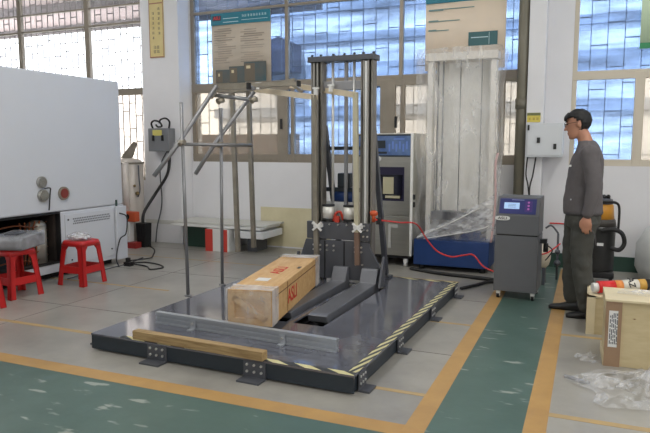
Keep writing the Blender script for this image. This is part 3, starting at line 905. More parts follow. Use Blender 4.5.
# grey wrapped tray on the second stool
M_bagfilm = film('milky_bag', (0.7, 0.7, 0.72), wscale=6, lo=0.30, hi=0.55, rough=0.25, wcol=(0.55, 0.56, 0.58), bump=0.3)
ty = thing('wrapped_tray', 'grey plastic tray wrapped in crinkled film on a red stool', 'tray', (-4.98, 4.22, 0.461), R(-70))
b = MB()
b.prism([(-0.24, 0), (0.16, 0), (0.19, 0.03), (0.19, 0.09), (0.15, 0.115), (-0.24, 0.13)], 'y', -0.15, 0.15)
b.build('tray', mat('grey_tray', (135, 138, 142), 0.5, var=0.1), ty, world=False, bevel=0.012)
def crumple(name, cx, cy, cz, rx, ry, rz, m, parent, seed, amp=0.3, world=False, flat=True):
    b = MB(); b.ball((0, 0, 0), 1, 22, 14)
    for i, v in enumerate(b.v):
        n = noise.noise(v * 2.2 + Vector((seed, seed * 2, 0))) + 0.5 * noise.noise(v * 5 + Vector((seed, 3, 0)))
        v2 = v * (1 + amp * n)
        v2 = Vector((v2.x * rx, v2.y * ry, v2.z * rz))
        if flat and v2.z < -rz * 0.8: v2.z = -rz * 0.8
        b.v[i] = v2 + Vector((cx, cy, cz))
    b.sm = [False] * len(b.f)
    return b.build(name, m, parent, world=world)
b = MB()
b.prism([(-0.25, 0.002), (0.17, 0.002), (0.20, 0.03), (0.205, 0.10), (0.155, 0.128), (-0.25, 0.142)], 'y', -0.165, 0.165)
o = b.build('film_cover', M_bagfilm, ty, world=False, bevel=0.015)
b = MB(); b.box(-0.12, 0.06, -0.07, 0.05, 0.1295, 0.142); b.build('dark_lid', M_dsteel, ty, world=False)
bg_ = thing('plastic_bag', 'small crumpled clear plastic bag on the red stool', 'bag', (-4.83, 4.87, 0.463))
M_clearbag = film('clear_bag', (0.88, 0.88, 0.9), wscale=14, lo=0.2, hi=0.8, rough=0.15, wcol=(0.8, 0.8, 0.82))
crumple('bag_film', 0, 0, 0.034, 0.12, 0.10, 0.042, M_clearbag, bg_, 2.0)
crumple('bag_contents', 0.0, 0, 0.026, 0.07, 0.06, 0.03, M_white2, bg_, 5.0, 0.2)

# ================================================================ LEFT PILLAR AND BACK WALL ITEMS
eb = thing('switch_box', 'grey metal switch box with yellow label and cable loop on the left pillar', 'electrical box', (-5.83, 7.40, 1.33))
b = MB(); b.box(-5.885, -5.52, 7.33, 7.479, 1.35, 1.68); b.build('box_body', mat('box_grey', (124, 126, 130), 0.5, 0.2), eb, bevel=0.008)
MB().box(-5.80, -5.64, 7.325, 7.33, 1.575, 1.655).build('yellow_label', mat('label_yellow', (206, 196, 110), 0.6), eb)
for x in (-5.79, -5.63): MB().box(x - 0.015, x + 0.015, 7.312, 7.33, 1.50, 1.58).build('latch', M_black, eb)
MB().tube(smooth_path([(-5.85, 7.40, 1.68), (-5.86, 7.38, 1.75), (-5.80, 7.37, 1.79), (-5.71, 7.37, 1.77), (-5.67, 7.37, 1.71), (-5.73, 7.36, 1.70), (-5.77, 7.37, 1.73)]), 0.013).build('cable_loop', M_cable, eb)
MB().tube(smooth_path([(-5.57, 7.40, 1.68), (-5.54, 7.38, 1.77), (-5.60, 7.37, 1.82), (-5.69, 7.37, 1.80), (-5.71, 7.37, 1.75)]), 0.013).build('cable_loop', M_cable, eb)
cable('power_cable', 'thick black cable curving down from the grey box on the left pillar', [(-5.58, 7.40, 1.35), (-5.56, 7.38, 1.2), (-5.60, 7.36, 1.0), (-5.74, 7.28, 0.75), (-5.82, 7.12, 0.5), (-5.82, 7.07, 0.345)], 0.022, M_cable)
cable('power_cable', 'thin dark cable hanging along the left pillar beside the thick one', [(-5.66, 7.46, 1.35), (-5.78, 7.45, 1.1), (-5.76, 7.44, 0.6), (-5.84, 7.42, 0.25), (-5.86, 7.40, 0.012)], 0.009, M_dsteel)
tr = thing('cable_trunk', 'black ribbed cable box standing on the floor at the left pillar', 'cable box', (-5.80, 7.07, 0))
MB().prism([(-5.885, 0.34), (-5.72, 0.34), (-5.74, 0.0), (-5.865, 0.0)], 'y', 7.0, 7.14).build('box_body', M_black, tr)
for x in (-5.85, -5.82, -5.79, -5.76): MB().box(x, x + 0.008, 6.99, 7.0, 0.02, 0.32).build('rib', M_black2, tr)
# water tank
tk = thing('water_tank', 'beige upright cylinder tank with pipes behind the white chamber', 'tank', (-6.18, 7.25, 0))
MB().loft([(-6.18, 7.25, 0.0, 0.18, 0.18), (-6.18, 7.25, 0.40, 0.20, 0.20), (-6.18, 7.25, 1.17, 0.20, 0.20), (-6.18, 7.25, 1.22, 0.17, 0.17), (-6.18, 7.25, 1.25, 0.08, 0.08)], 28).build('tank_body', mat('tank_beige', (206, 198, 190), 0.35, 0.2, var=0.05), tk)
MB().loft([(-6.18, 7.25, 1.17, 0.215, 0.215), (-6.18, 7.25, 1.195, 0.215, 0.215)], 28).build('tank_rim', M_tube, tk)
M_pc = mat('pipe_cream', (222, 214, 206), 0.4)
for x, y in ((-6.24, 7.02), (-6.06, 7.035)): MB().cyl((x, y, 0.36), (x, y, 1.19), 0.040, 16).build('pipe', M_pc, tk)
MB().tube(smooth_path([(-5.97, 7.20, 1.15), (-5.95, 7.18, 1.0), (-5.94, 7.18, 0.8), (-5.97, 7.17, 0.7)]), 0.010).build('valve_hose', M_dsteel, tk)
M_br = mat('brass_valve', (150, 130, 90), 0.4, 0.6)
MB().ball((-5.97, 7.16, 0.75), 0.028).build('valve', M_br, tk); MB().ball((-5.98, 7.12, 0.86), 0.02).build('valve', M_br, tk)
MB().prism([(-6.32, 1.25), (-6.12, 1.25), (-6.02, 1.47), (-6.08, 1.49), (-6.28, 1.30)], 'y', 7.24, 7.26).build('lid_flap', M_tube, tk)
ow = thing('orange_machine', 'orange machine head with a dark hole on a white box by the tank', 'machine', (-5.9, 6.95, 0))
MB().box(-6.045, -5.80, 6.88, 6.99, 0.37, 0.51).build('orange_head', M_orange, ow, bevel=0.012)
MB().cyl((-5.93, 6.872, 0.44), (-5.93, 6.88, 0.44), 0.04, 16).build('dark_hole', M_black2, ow)
MB().box(-6.05, -5.90, 6.88, 6.98, 0.08, 0.37).build('white_base', M_white2, ow, bevel=0.01)
MB().box(-6.06, -5.78, 6.86, 6.98, 0.0, 0.08).build('red_kick_strip', mat('dark_red', (160, 50, 46), 0.5), ow)
# scroll on the pillar
sc_ = thing('wall_scroll', 'narrow yellow wall plaque with two columns of small characters on the left pillar', 'plaque', (-5.81, 7.46, 2.69))
MB().box(-5.91, -5.665, 7.465, 7.479, 2.69, 3.66).build('plaque_board', mat('plaque_yellow', (222, 206, 150), 0.6, rgb2=(206, 188, 130), scale=3), sc_)
q = MB(); q.box(-5.91, -5.665, 7.46, 7.465, 2.69, 2.705); q.box(-5.91, -5.665, 7.46, 7.465, 3.44, 3.455); q.box(-5.91, -5.903, 7.46, 7.465, 2.705, 3.66); q.box(-5.672, -5.665, 7.46, 7.465, 2.71, 3.66)
q.build('plaque_border', mat('plaque_border', (168, 120, 100), 0.6), sc_)
M_ink = mat('grey_ink', (96, 90, 84), 0.7)
rnd = random.Random(4)
def glyph(b, x, y, z, s):
    """small block of brush strokes"""
    for i in range(3): 
        zz = z + s * (0.15 + 0.33 * i); b.box(x + s * rnd.uniform(0, 0.2), x + s * rnd.uniform(0.8, 1.0), y - 0.001, y, zz, zz + s * 0.1)
    for i in range(2):
        xx = x + s * rnd.uniform(0.1, 0.8); b.box(xx, xx + s * 0.1, y - 0.001, y, z + s * 0.05, z + s * rnd.uniform(0.7, 1.0))
b = MB()
for i in range(6): glyph(b, -5.86, 7.465, 3.29 - i * 0.068, 0.04)
for i in range(6): glyph(b, -5.76, 7.465, 3.35 - i * 0.068, 0.04)
for i in range(2): glyph(b, -5.845 + i * 0.055, 7.465, 2.75, 0.05); glyph(b, -5.845 + i * 0.055, 7.465, 2.81, 0.05)
b.build('characters', M_ink, sc_)

# white boards and a red striped box under the window
pl = thing('panel_stack', 'stack of long white panels lying low along the wall under the window', 'panels', (-4.6, 7.45, 0))
b = MB(); b.box(-5.40, -3.95, 7.15, 7.70, 0.315, 0.345); b.build('panel', M_white2, pl, bevel=0.003)
b = MB(); b.box(-5.40, -3.90, 7.20, 7.72, 0.35, 0.375); b.build('panel', mat('grey_panel', (196, 196, 190), 0.5), pl, bevel=0.003)
b = MB(); b.box(-4.35, -3.90, 7.12, 7.68, 0.20, 0.295); b.build('panel', mat('white_beam', (216, 218, 220), 0.4), pl, bevel=0.01)
MB().box(-4.24, -4.10, 7.3, 7.6, 0.0, 0.2).build('support_block', M_dsteel, pl)
MB().box(-5.26, -4.9, 7.35, 7.7, 0.0, 0.30).build('support_block', M_skirt, pl)
rb = thing('striped_box', 'white and red carton standing under the white panels', 'box', (-4.6, 7.2, 0))
MB().box(-4.78, -4.42, 7.10, 7.35, 0.0, 0.305).build('carton', M_white2, rb, bevel=0.004)
for x0, x1 in ((-4.785, -4.67), (-4.51, -4.44)): MB().box(x0, x1, 7.094, 7.10, 0.0, 0.305).build('red_band', mat('carton_red', (196, 62, 52), 0.6), rb)

# ---------------- posters
def poster(name, label, x0, x1, z0, z1, y, paper, head, hz):
    t = thing(name, label, 'poster', ((x0 + x1) / 2, y, z0))
    b = MB(); N = 12
    for i in range(N):      # gently curled sheet
        for j in range(1):
            xa = x0 + (x1 - x0) * i / N; xb = x0 + (x1 - x0) * (i + 1) / N
            def c(x): u = (x - x0) / (x1 - x0); return y - 0.010 * math.sin(u * PI) - 0.006
            b.add([(xa, c(xa), z0), (xb, c(xb), z0), (xb, c(xb), z1), (xa, c(xa), z1), (xa, c(xa) + 0.003, z0), (xb, c(xb) + 0.003, z0), (xb, c(xb) + 0.003, z1), (xa, c(xa) + 0.003, z1)],
                  [(0, 1, 2, 3), (7, 6, 5, 4), (0, 4, 5, 1), (3, 2, 6, 7)], True)
    b.build('sheet', paper, t)
    MB().box(x0, x1, y - 0.022, y - 0.0165, hz, z1).build('header', head, t)
    return t
M_paper = mat('aged_poster', (204, 190, 172), 0.45, rgb2=(192, 182, 168), scale=3)
M_teal = mat('teal_header', (30, 122, 142), 0.45)
M_hdw = mat('header_white', (200, 225, 230), 0.5)
M_prn = mat('print_grey', (168, 156, 144), 0.6)
M_mach = mat('printed_machine', (66, 92, 98), 0.5, rgb2=(100, 98, 92), scale=4)
M_machb = mat('printed_machine_face', (112, 102, 88), 0.5)
PY_ = 7.735
p1 = poster('instrument_poster', 'poster with teal header and three printed cabinets on the left window', -5.03, -4.08, 2.28, 3.28, PY_, M_paper, M_teal, 3.12)
yf = PY_ - 0.0225
b = MB()
for i in range(9): glyph(b, -4.53 + i * 0.045, yf, 3.205, 0.036)
b.box(-4.53, -4.12, yf - 0.001, yf, 3.165, 3.17)
b.box(-4.83, -4.58, yf - 0.001, yf, 3.20, 3.208); b.box(-4.83, -4.58, yf - 0.001, yf, 3.15, 3.158)
b.build('header_text', M_hdw, p1)
o = MB().box(-5.0, -4.86, yf - 0.002, yf, 3.18, 3.25).build('logo_plate', mat('logo_dark', (60, 60, 80), 0.5), p1)
letters('logo', 'ASLI', 0.06, frame((-4.93, yf - 0.003, 3.215), (1, 0, 0), (0, 0, 1)), mat('logo_red', (220, 60, 60), 0.5), p1)
b = MB(); rnd = random.Random(7)
for (xa, zz0, n) in ((-4.98, 3.06, 16), (-4.55, 3.03, 15)):
    z = zz0
    for i in range(n):
        if rnd.random() < 0.85:
            L_ = rnd.uniform(0.18, 0.38); xs = xa + rnd.choice((0, 0, 0.06)); b.box(xs, min(xs + L_, -4.14), yf - 0.001, yf, z, z + rnd.choice((0.007, 0.007, 0.012)))
        z -= 0.031
b.build('print_lines', M_prn, p1)
for i, (xa, xb, za, zb) in enumerate(((-4.96, -4.74, 2.315, 2.50), (-4.74, -4.48, 2.31, 2.54), (-4.50, -4.15, 2.32, 2.59))):
    q = MB().box(xa, xb, yf - 0.002 - i * 0.0006, yf, za, zb).build('cabinet_picture', M_mach, p1)
    MB().box(xa + 0.01, xa + (xb - xa) * 0.5, yf - 0.004 - i * 0.0006, yf - 0.002 - i * 0.0006, za + 0.01, zb - 0.02).build('cabinet_face', M_machb, q)
    MB().box(xa + 0.04, xa + (xb - xa) * 0.3, yf - 0.006 - i * 0.0006, yf - 0.004 - i * 0.0006, zb - 0.09, zb - 0.05).build('cabinet_window', mat('pale_window', (220, 206, 170), 0.5), q)
M_paper2 = mat('cream_poster', (236, 218, 196), 0.45, rgb2=(228, 212, 192), scale=3)
p2 = poster('instrument_poster', 'cream poster with one printed teal machine above the wrapped machine', -1.93, -0.97, 2.35, 3.38, PY_, M_paper2, M_teal, 3.15)
b = MB()
for (z, L_) in ((3.07, 0.55), (3.06, 0.18), (2.93, 0.38), (2.94, 0.12), (2.82, 0.25), (2.83, 0.1)): b.box(-1.89, -1.89 + L_, yf - 0.001, yf, z, z + 0.010)
for i in range(9): glyph(b, -1.45 + i * 0.045, yf, 3.28, 0.036)
b.build('print_lines', mat('print_teal', (120, 150, 148), 0.6), p2)
q = MB(); q.box(-1.40, -1.06, yf - 0.002, yf, 2.62, 2.78); q.build('machine_picture', mat('printed_teal_machine', (62, 104, 108), 0.5), p2)
q = MB(); q.box(-1.37, -1.17, yf - 0.003, yf - 0.002, 2.71, 2.72); q.box(-1.16, -1.155, yf - 0.003, yf - 0.002, 2.63, 2.77); q.build('machine_lines', M_hdw, p2)
p3 = poster('safety_poster', 'pale green poster with lines of text cut off by the right photo border', 0.45, 1.2, 2.48, 3.4, PY_, mat('green_paper', (196, 218, 188), 0.45), mat('leaf_green', (60, 140, 90), 0.5), 3.38)
b = MB()
for i in range(6): b.box(0.56, 1.1, yf - 0.001, yf, 3.10 - i * 0.085, 3.135 - i * 0.085)
b.build('print_lines', M_prn, p3)
MB().box(0.45, 1.2, yf, PY_ - 0.0165, 2.48, 2.54).build('footer', mat('leaf_green_footer', (50, 140, 92), 0.5), p3)

# ---------------- pipe, cabinet and sign on the right pillar
dp = thing('drain_pipe', 'olive grey vertical pipe running down beside the right pillar', 'pipe', (-0.748, 7.58, 0))
MB().cyl((-0.748, 7.58, 0), (-0.748, 7.58, 4.6), 0.062, 24).build('pipe', mat('olive_pipe', (122, 118, 104), 0.5, var=0.05), dp)
for z in (1.85, 3.35, 0.6): MB().cyl((-0.748, 7.58, z), (-0.748, 7.58, z + 0.12), 0.072, 24).build('pipe_socket', mat('olive_socket', (116, 112, 100), 0.5), dp)
cbx = thing('breaker_cabinet', 'pale grey breaker cabinet with two black switches beside the olive pipe', 'electrical box', (-0.47, 7.4, 1.3))
b = MB(); b.box(-0.665, -0.28, 7.40, 7.50, 1.30, 1.68); b.box(-0.497, -0.28, 7.50, 7.75, 1.32, 1.66)
b.build('cabinet_body', mat('cabinet_grey', (204, 208, 212), 0.4), cbx, bevel=0.005)
MB().box(-0.65, -0.30, 7.392, 7.40, 1.32, 1.66).build('cabinet_door', mat('cabinet_door_grey', (208, 212, 216), 0.4), cbx, bevel=0.003)
for x, z in ((-0.535, 1.49), (-0.36, 1.42)): MB().box(x - 0.016, x + 0.016, 7.378, 7.392, z - 0.03, z + 0.03).build('switch', M_black, cbx)
MB().box(-0.655, -0.635, 7.375, 7.39, 1.60, 1.66).build('lock', M_black, cbx)
cable('power_cable', 'thin black wire hanging from the left corner of the breaker cabinet', [(-0.65, 7.44, 1.30), (-0.66, 7.44, 1.1), (-0.63, 7.44, 0.95), (-0.60, 7.44, 0.6), (-0.6, 7.44, 0.01)], 0.008, M_cable)
cable('power_cable', 'thin black wire slanting from the middle of the breaker cabinet towards the console', [(-0.56, 7.44, 1.30), (-0.585, 7.44, 1.1), (-0.615, 7.43, 0.9), (-0.57, 7.44, 0.5), (-0.57, 7.44, 0.01)], 0.008, M_cable)
sg = thing('warning_sign', 'small yellow sign with an olive top strip above the breaker cabinet', 'sign', (-0.59, 7.49, 1.69))
MB().box(-0.675, -0.53, 7.492, 7.499, 1.695, 1.80).build('sign_plate', mat('sign_yellow', (214, 196, 90), 0.5), sg)
MB().box(-0.675, -0.53, 7.488, 7.492, 1.77, 1.80).build('sign_strip', mat('sign_olive', (112, 116, 70), 0.5), sg)
b = MB()
for i in range(3): glyph(b, -0.66 + i * 0.04, 7.4915, 1.715, 0.032)
b.build('sign_text', mat('sign_ink', (150, 120, 40), 0.6), sg)

# ================================================================ STAINLESS CHAMBER
M_ss = mat('brushed_stainless', (176, 174, 166), 0.32, 0.75, var=0.06, scale=4, stretch=(1, 1, 10))
sc2 = thing('stainless_chamber', 'stainless steel test cabinet with small dark window behind the mast', 'test chamber', (-2.3, 7.4, 0))
SX0, SX1, SYF = -2.62, -1.885, 7.06
b = MB(); b.box(SX0, SX1, SYF + 0.03, 7.72, 0.13, 1.575); b.build('cabinet_body', mat('cabinet_side', (196, 194, 184), 0.45, 0.2, var=0.04), sc2, bevel=0.004)
b = MB(); b.box(SX0, SX1 - 0.03, SYF, SYF + 0.03, 0.13, 0.60); b.build('lower_door', M_ss, sc2, bevel=0.004)
b = MB(); dx0, dx1, dz0, dz1 = -2.30, -1.985, 0.78, 1.18
b.box(SX0, dx0, SYF, SYF + 0.03, 0.61, 1.30); b.box(dx1, SX1 - 0.03, SYF, SYF + 0.03, 0.61, 1.30)
b.box(dx0, dx1, SYF, SYF + 0.03, 0.61, dz0); b.box(dx0, dx1, SYF, SYF + 0.03, dz1, 1.30)
dr = b.build('upper_door', M_ss, sc2)
q = MB(); q.box(dx0, dx1, SYF + 0.018, SYF + 0.028, dz0, dz1); q.build('door_window', mat('dark_door_glass', (22, 22, 40), 0.08, spec=0.8), dr)
q = MB(); q.box(dx0, dx1, SYF - 0.004, SYF, dz1 - 0.09, dz1); q.box(dx0, dx0 + 0.018, SYF - 0.004, SYF, dz0, dz1 - 0.09); q.box(dx1 - 0.018, dx1, SYF - 0.004, SYF, dz0, dz1 - 0.09); q.box(dx0 + 0.018, dx1 - 0.018, SYF - 0.004, SYF, dz0, dz0 + 0.02)
q.build('window_gasket', mat('gasket_navy', (34, 30, 58), 0.4), dr)
q = MB(); q.box(-2.25, -2.12, SYF + 0.012, SYF + 0.018, 0.86, 1.06); q.box(-2.22, -2.04, SYF + 0.012, SYF + 0.018, 0.81, 0.84)
q.build('shelf_contents', mat('pale_shelf', (186, 180, 150), 0.5), dr)  # pale colour of the shelf contents in the door window
b = MB(); b.box(SX0, SX1 - 0.03, SYF, SYF + 0.03, 1.31, 1.56); cpn = b.build('control_panel', mat('panel_blue', (62, 92, 150), 0.3, rgb2=(108, 134, 176), scale=7), sc2)
q = MB()
for i in range(6): q.box(-2.18 + i * 0.042, -2.16 + i * 0.042, SYF - 0.004, SYF, 1.36 + (i % 2) * 0.03, 1.45 + (i % 2) * 0.03)
q.box(-2.12, -1.99, SYF - 0.004, SYF, 1.50, 1.515)
q.build('panel_marks', mat('panel_marks', (110, 140, 210), 0.4), cpn)
q = MB(); q.box(-2.42, -2.22, SYF - 0.008, SYF, 1.40, 1.49); q.box(-2.42, -2.20, SYF - 0.006, SYF, 1.335, 1.36); q.build('display', M_dark, cpn)
q = MB(); q.box(SX0, SX1 - 0.03, SYF - 0.003, SYF, 1.545, 1.562); q.box(SX0, SX1 - 0.03, SYF - 0.003, SYF, 1.30, 1.318); q.build('panel_trim', M_dark, cpn)
MB().box(SX1 - 0.028, SX1, SYF - 0.004, SYF + 0.028, 0.13, 1.575).build('edge_strip', mat('bright_edge', (240, 240, 236), 0.3), sc2)
for z in (0.83, 0.74): MB().box(SX1, SX1 + 0.02, SYF + 0.03, SYF + 0.06, z - 0.03, z + 0.03).build('hinge', M_black, sc2)
q = MB(); q.box(-2.17, -2.06, SYF - 0.003, SYF, 0.46, 0.50); q.box(-2.17, -2.14, SYF - 0.02, SYF - 0.003, 0.22, 0.50); q.build('handle', mat('pale_handle', (190, 190, 186), 0.4), sc2)
q = MB(); q.cyl((-2.30, SYF - 0.012, 1.275), (-2.30, SYF, 1.275), 0.03, 16); q.build('round_badge', M_white2, sc2)
q = MB(); q.box(SX0 + 0.02, SX1 - 0.02, SYF + 0.05, 7.70, 0.09, 0.13); q.build('base_frame', M_black, sc2)
for x in (-2.55, -1.96):
    for y in (7.08, 7.64):
        q = MB(); q.cyl((x - 0.014, y, 0.035), (x + 0.014, y, 0.035), 0.035, 14); q.box(x - 0.022, x + 0.022, y - 0.02, y + 0.03, 0.05, 0.09)
        q.build('caster', M_white2, sc2)

# ================================================================ WRAPPED MACHINE
wm = thing('wrapped_tester', 'tall test machine on a dark blue base wrapped in clear plastic film', 'test machine', (-1.4, 7.3, 0))
BX0, BX1, BYF = -1.84, -0.985, 6.98
MB().box(BX0, BX1, BYF, 7.66, 0.055, 0.355).build('blue_base', M_blue, wm, bevel=0.008)
for x in (BX0 + 0.08, BX1 - 0.08):
    for y in (7.06, 7.58): MB().cyl((x, y, 0), (x, y, 0.055), 0.035, 12).build('foot', M_black, wm)
for x in (-1.66, -1.60, -1.40, -1.16): MB().cyl((x, 7.3, 0.60), (x, 7.3, 2.40), 0.010 if x < -1.55 else 0.006, 12).build('lead_screw', M_tubed, wm)
M_colc = mat('column_cream', (232, 228, 220), 0.4)
for xs_ in (-1.78, -1.06): MB().box(xs_, xs_ + 0.06, 7.28, 7.42, 0.355, 2.40).build('side_column', M_colc, wm)
MB().box(-1.80, -0.98, 7.24, 7.46, 2.40, 2.49).build('top_crosshead', mat('crosshead_cream', (230, 224, 214), 0.4), wm, bevel=0.006)
MB().box(-1.72, -1.06, 7.47, 7.49, 0.36, 2.40).build('back_panel', mat('back_panel_white', (238, 236, 230), 0.5), wm)
b = MB(); b.box(-1.70, -1.08, 7.22, 7.40, 0.56, 0.66); b.cyl((-1.40, 7.3, 0.44), (-1.40, 7.3, 0.56), 0.05); b.box(-1.48, -1.32, 7.25, 7.35, 0.36, 0.44); b.cyl((-1.62, 7.28, 0.42), (-1.54, 7.28, 0.42), 0.05)
b.build('moving_crosshead', M_dsteel, wm, bevel=0.004)
MB().box(-1.34, -1.20, 7.20, 7.32, 0.66, 0.70).build('load_cell', M_chrome, wm)
MB().prism([(-1.40, 0.356), (-1.05, 0.356), (-1.12, 0.50), (-1.24, 0.46)], 'y', 7.08, 7.12).build('blue_cover', M_blue, wm)
M_bigfilm = film('machine_film', (0.985, 0.985, 0.985), wscale=3.4, lo=0.04, hi=0.42, rough=0.22, stretch=(2.2, 2.2, 0.8), wcol=(0.9, 0.9, 0.9))
def drape(name, x0, x1, y0, y1, zlist, m, parent, seed, amp=0.018, nx=12, ny=4):
    """four sided crumpled sleeve plus a top"""
    b = MB(); per = []
    for i in range(nx): per.append((i / nx, 0.0))
    for i in range(ny): per.append((1.0, i / ny))
    for i in range(nx): per.append((1 - i / nx, 1.0))
    for i in range(ny): per.append((0.0, 1 - i / ny))
    n = len(per); vs = []
    for z, gx in zlist:
        for u, v in per:
            x = x0 - gx + (x1 - x0 + 2 * gx) * u; y = y0 - gx * 0.4 + (y1 - y0) * v
            q = noise.noise(Vector((x * 6 + seed, y * 6, z * 3.0))) + 0.5 * noise.noise(Vector((x * 16 + seed, y * 12, z * 7)))
            ox = (u - 0.5) * 2 if u in (0.0, 1.0) else 0; oy = -1 if v == 0 else 1 if v == 1 else 0
            vs.append((x + ox * amp * q, y + oy * amp * q * 1.2, z + 0.01 * q))
    fs = []
    for i in range(len(zlist) - 1):
        for j in range(n):
            fs.append((i * n + j, i * n + (j + 1) % n, (i + 1) * n + (j + 1) % n, (i + 1) * n + j))
    fs.append([(len(zlist) - 1) * n + j for j in range(n)])
    b.add(vs, fs, False)
    return b.build(name, m, parent)
zl = [(0.36, 0.0), (0.42, 0.01)] + [(0.42 + 0.13 * i, 0.012 + 0.012 * math.sin(i)) for i in range(1, 15)] + [(2.36, 0.03), (2.46, 0.045), (2.515, 0.03)]
drape('plastic_film', -1.83, -0.95, 7.05, 7.52, zl, M_bigfilm, wm, 1.7)
# gathered film swept diagonally over the base
b = MB(); N, Mn = 18, 8; vs = []
for i in range(N + 1):
    for j in range(Mn + 1):
        u = i / N; v = j / Mn
        x = -1.80 + u * 0.86; zt = 0.40 + 0.40 * u + 0.1 * u * u; zb = 0.36 + 0.14 * u
        z = zb + (zt - zb) * v; q = noise.noise(Vector((x * 9, z * 14, 2)))
        vs.append((x, 7.0 - 0.02 + 0.03 * q + 0.02 * v, z + 0.012 * q))
fs = [(i * (Mn + 1) + j, (i + 1) * (Mn + 1) + j, (i + 1) * (Mn + 1) + j + 1, i * (Mn + 1) + j + 1) for i in range(N) for j in range(Mn)]
b.add(vs, fs, False)
M_gather = film('gathered_film', (0.9, 0.9, 0.92), wscale=7, lo=0.08, hi=0.75, rough=0.12, stretch=(1, 1, 3))
o = b.build('gathered_film', M_gather, wm)
b = MB(); b.tube(smooth_path([(-1.80, 6.965, 0.37), (-1.6, 6.96, 0.47), (-1.38, 6.97, 0.58), (-1.1, 7.0, 0.74)]), 0.008, 6); b.tube(smooth_path([(-1.72, 6.965, 0.365), (-1.4, 6.96, 0.43), (-1.1, 6.97, 0.50), (-0.97, 7.0, 0.56)]), 0.007, 6)
b.build('film_fold', M_white2, wm)
MB().tube(smooth_path([(-0.965, 6.99, 0.36), (-0.93, 6.98, 0.8), (-0.94, 6.98, 1.2), (-0.92, 7.0, 1.35)]), 0.012, 8).build('pink_film_seam', mat('pink_seam', (204, 172, 170), 0.4), wm)

# hoses on the floor and in the air
cable('air_hose', 'orange red hose running from the mast valve past the blue machine base', [(-1.80, 5.45, 0.745), (-1.75, 5.6, 0.72), (-1.72, 6.0, 0.66), (-1.66, 6.4, 0.60), (-1.60, 6.65, 0.40), (-1.50, 6.72, 0.27), (-1.35, 6.72, 0.22), (-1.20, 6.70, 0.25), (-1.10, 6.68, 0.26), (-0.98, 6.60, 0.16), (-0.82, 6.55, 0.11)], 0.0085, M_redhose, 'hose')
cable('floor_cable', 'thick black cable crossing the rear edge of the platform', [(-2.05, 5.99, 0.02), (-1.9, 6.12, 0.02), (-1.72, 6.20, 0.02), (-1.58, 6.12, 0.02), (-1.45, 6.02, 0.02)], 0.018, M_cable)
cable('floor_cable', 'thick black cable on the floor running to the grey console', [(-1.85, 6.9, 0.02), (-1.5, 6.75, 0.02), (-1.1, 6.68, 0.02), (-0.8, 6.62, 0.02)], 0.02, M_cable)
cable('floor_cable', 'short black cable lying on the floor by the platform corner', [(-1.12, 6.10, 0.018), (-1.02, 6.3, 0.018), (-0.92, 6.5, 0.018), (-0.80, 6.56, 0.018)], 0.016, M_cable)

# ================================================================ CONSOLE
co = thing('control_console', 'grey control console on casters with a small blue lit display', 'console', (-0.580, 6.09, 0), R(-2))
W2 = 0.19
b = MB()
b.prism([(-0.19, 0.075), (0.19, 0.075), (0.19, 0.60), (-0.19, 0.60)], 'x', -W2 - 0.005, W2)
b.build('lower_cabinet', M_console, co, world=False, bevel=0.004)
b = MB(); b.prism([(-0.19, 0.61), (0.19, 0.61), (0.19, 0.955), (-0.10, 0.955), (-0.185, 0.79)], 'x', -W2, W2 + 0.003)
b.build('upper_cabinet', M_console, co, world=False, bevel=0.004)
MB().box(-W2 + 0.01, W2 - 0.01, -0.18, 0.18, 0.60, 0.61).build('joint', M_black2, co, world=False)
sl = Vector((0, 0.085, 0.165)).normalized(); nrm = Vector((0, -sl.z, sl.y))
T = frame((0, -0.1425 + nrm.y * 0.001, 0.8725 + nrm.z * 0.001), (1, 0, 0), sl)
b = MB(); b.box(-0.165, 0.16, -0.078, 0.072, 0, 0.004, T); pf = b.build('panel_face', mat('console_blue', (44, 50, 112), 0.35), co, world=False)
b = MB(); b.box(-0.125, 0.012, -0.030, 0.032, 0.004, 0.007, T); b.build('display', mat('lcd_screen', (160, 190, 226), 0.3, emit=0.35), pf, world=False)
letters('display_text', '0100 mm', 0.026, T @ Matrix.Translation((-0.055, 0.008, 0.0075)), mat('lcd_ink', (96, 124, 170), 0.4), pf, world=False) if False else None
b = MB()
for z in (-0.014, 0.0, 0.014): b.box(-0.09, -0.02, z - 0.002, z + 0.002, 0.007, 0.0074, T)
b.build('display_lines', mat('lcd_ink', (96, 124, 170), 0.4), pf, world=False)
b = MB(); b.box(0.06, 0.125, -0.055, 0.05, 0.004, 0.006, T); b.build('keypad', mat('keypad_violet', (70, 48, 120), 0.4), pf, world=False)
b = MB()
for i in range(3): b.cyl(T @ Vector((0.092, 0.035 - i * 0.032, 0.006)), T @ Vector((0.092, 0.035 - i * 0.032, 0.010)), 0.010, 12)
b.build('button', mat('button_pink', (190, 110, 190), 0.4), pf, world=False)
b = MB(); b.box(-0.06, 0.05, 0.058, 0.063, 0.004, 0.0045, T); b.build('panel_title', mat('title_print', (150, 160, 200), 0.5), pf, world=False)
b = MB(); q = []
for i in range(20):
    a = 2 * PI * i / 20; q.append((-0.13 + 0.066 * math.copysign(abs(math.cos(a)) ** 0.6, math.cos(a)), 0.762 + 0.02 * math.copysign(abs(math.sin(a)) ** 0.7, math.sin(a))))
b.prism(q, 'y', -0.199, -0.191)
lgp = b.build('logo_badge', M_white2, co, world=False)
letters('badge_text', 'ASLI', 0.034, frame((-0.13, -0.1995, 0.762), (1, 0, 0), (0, 0, 1)), M_black, lgp, stretch=1.3, world=False)
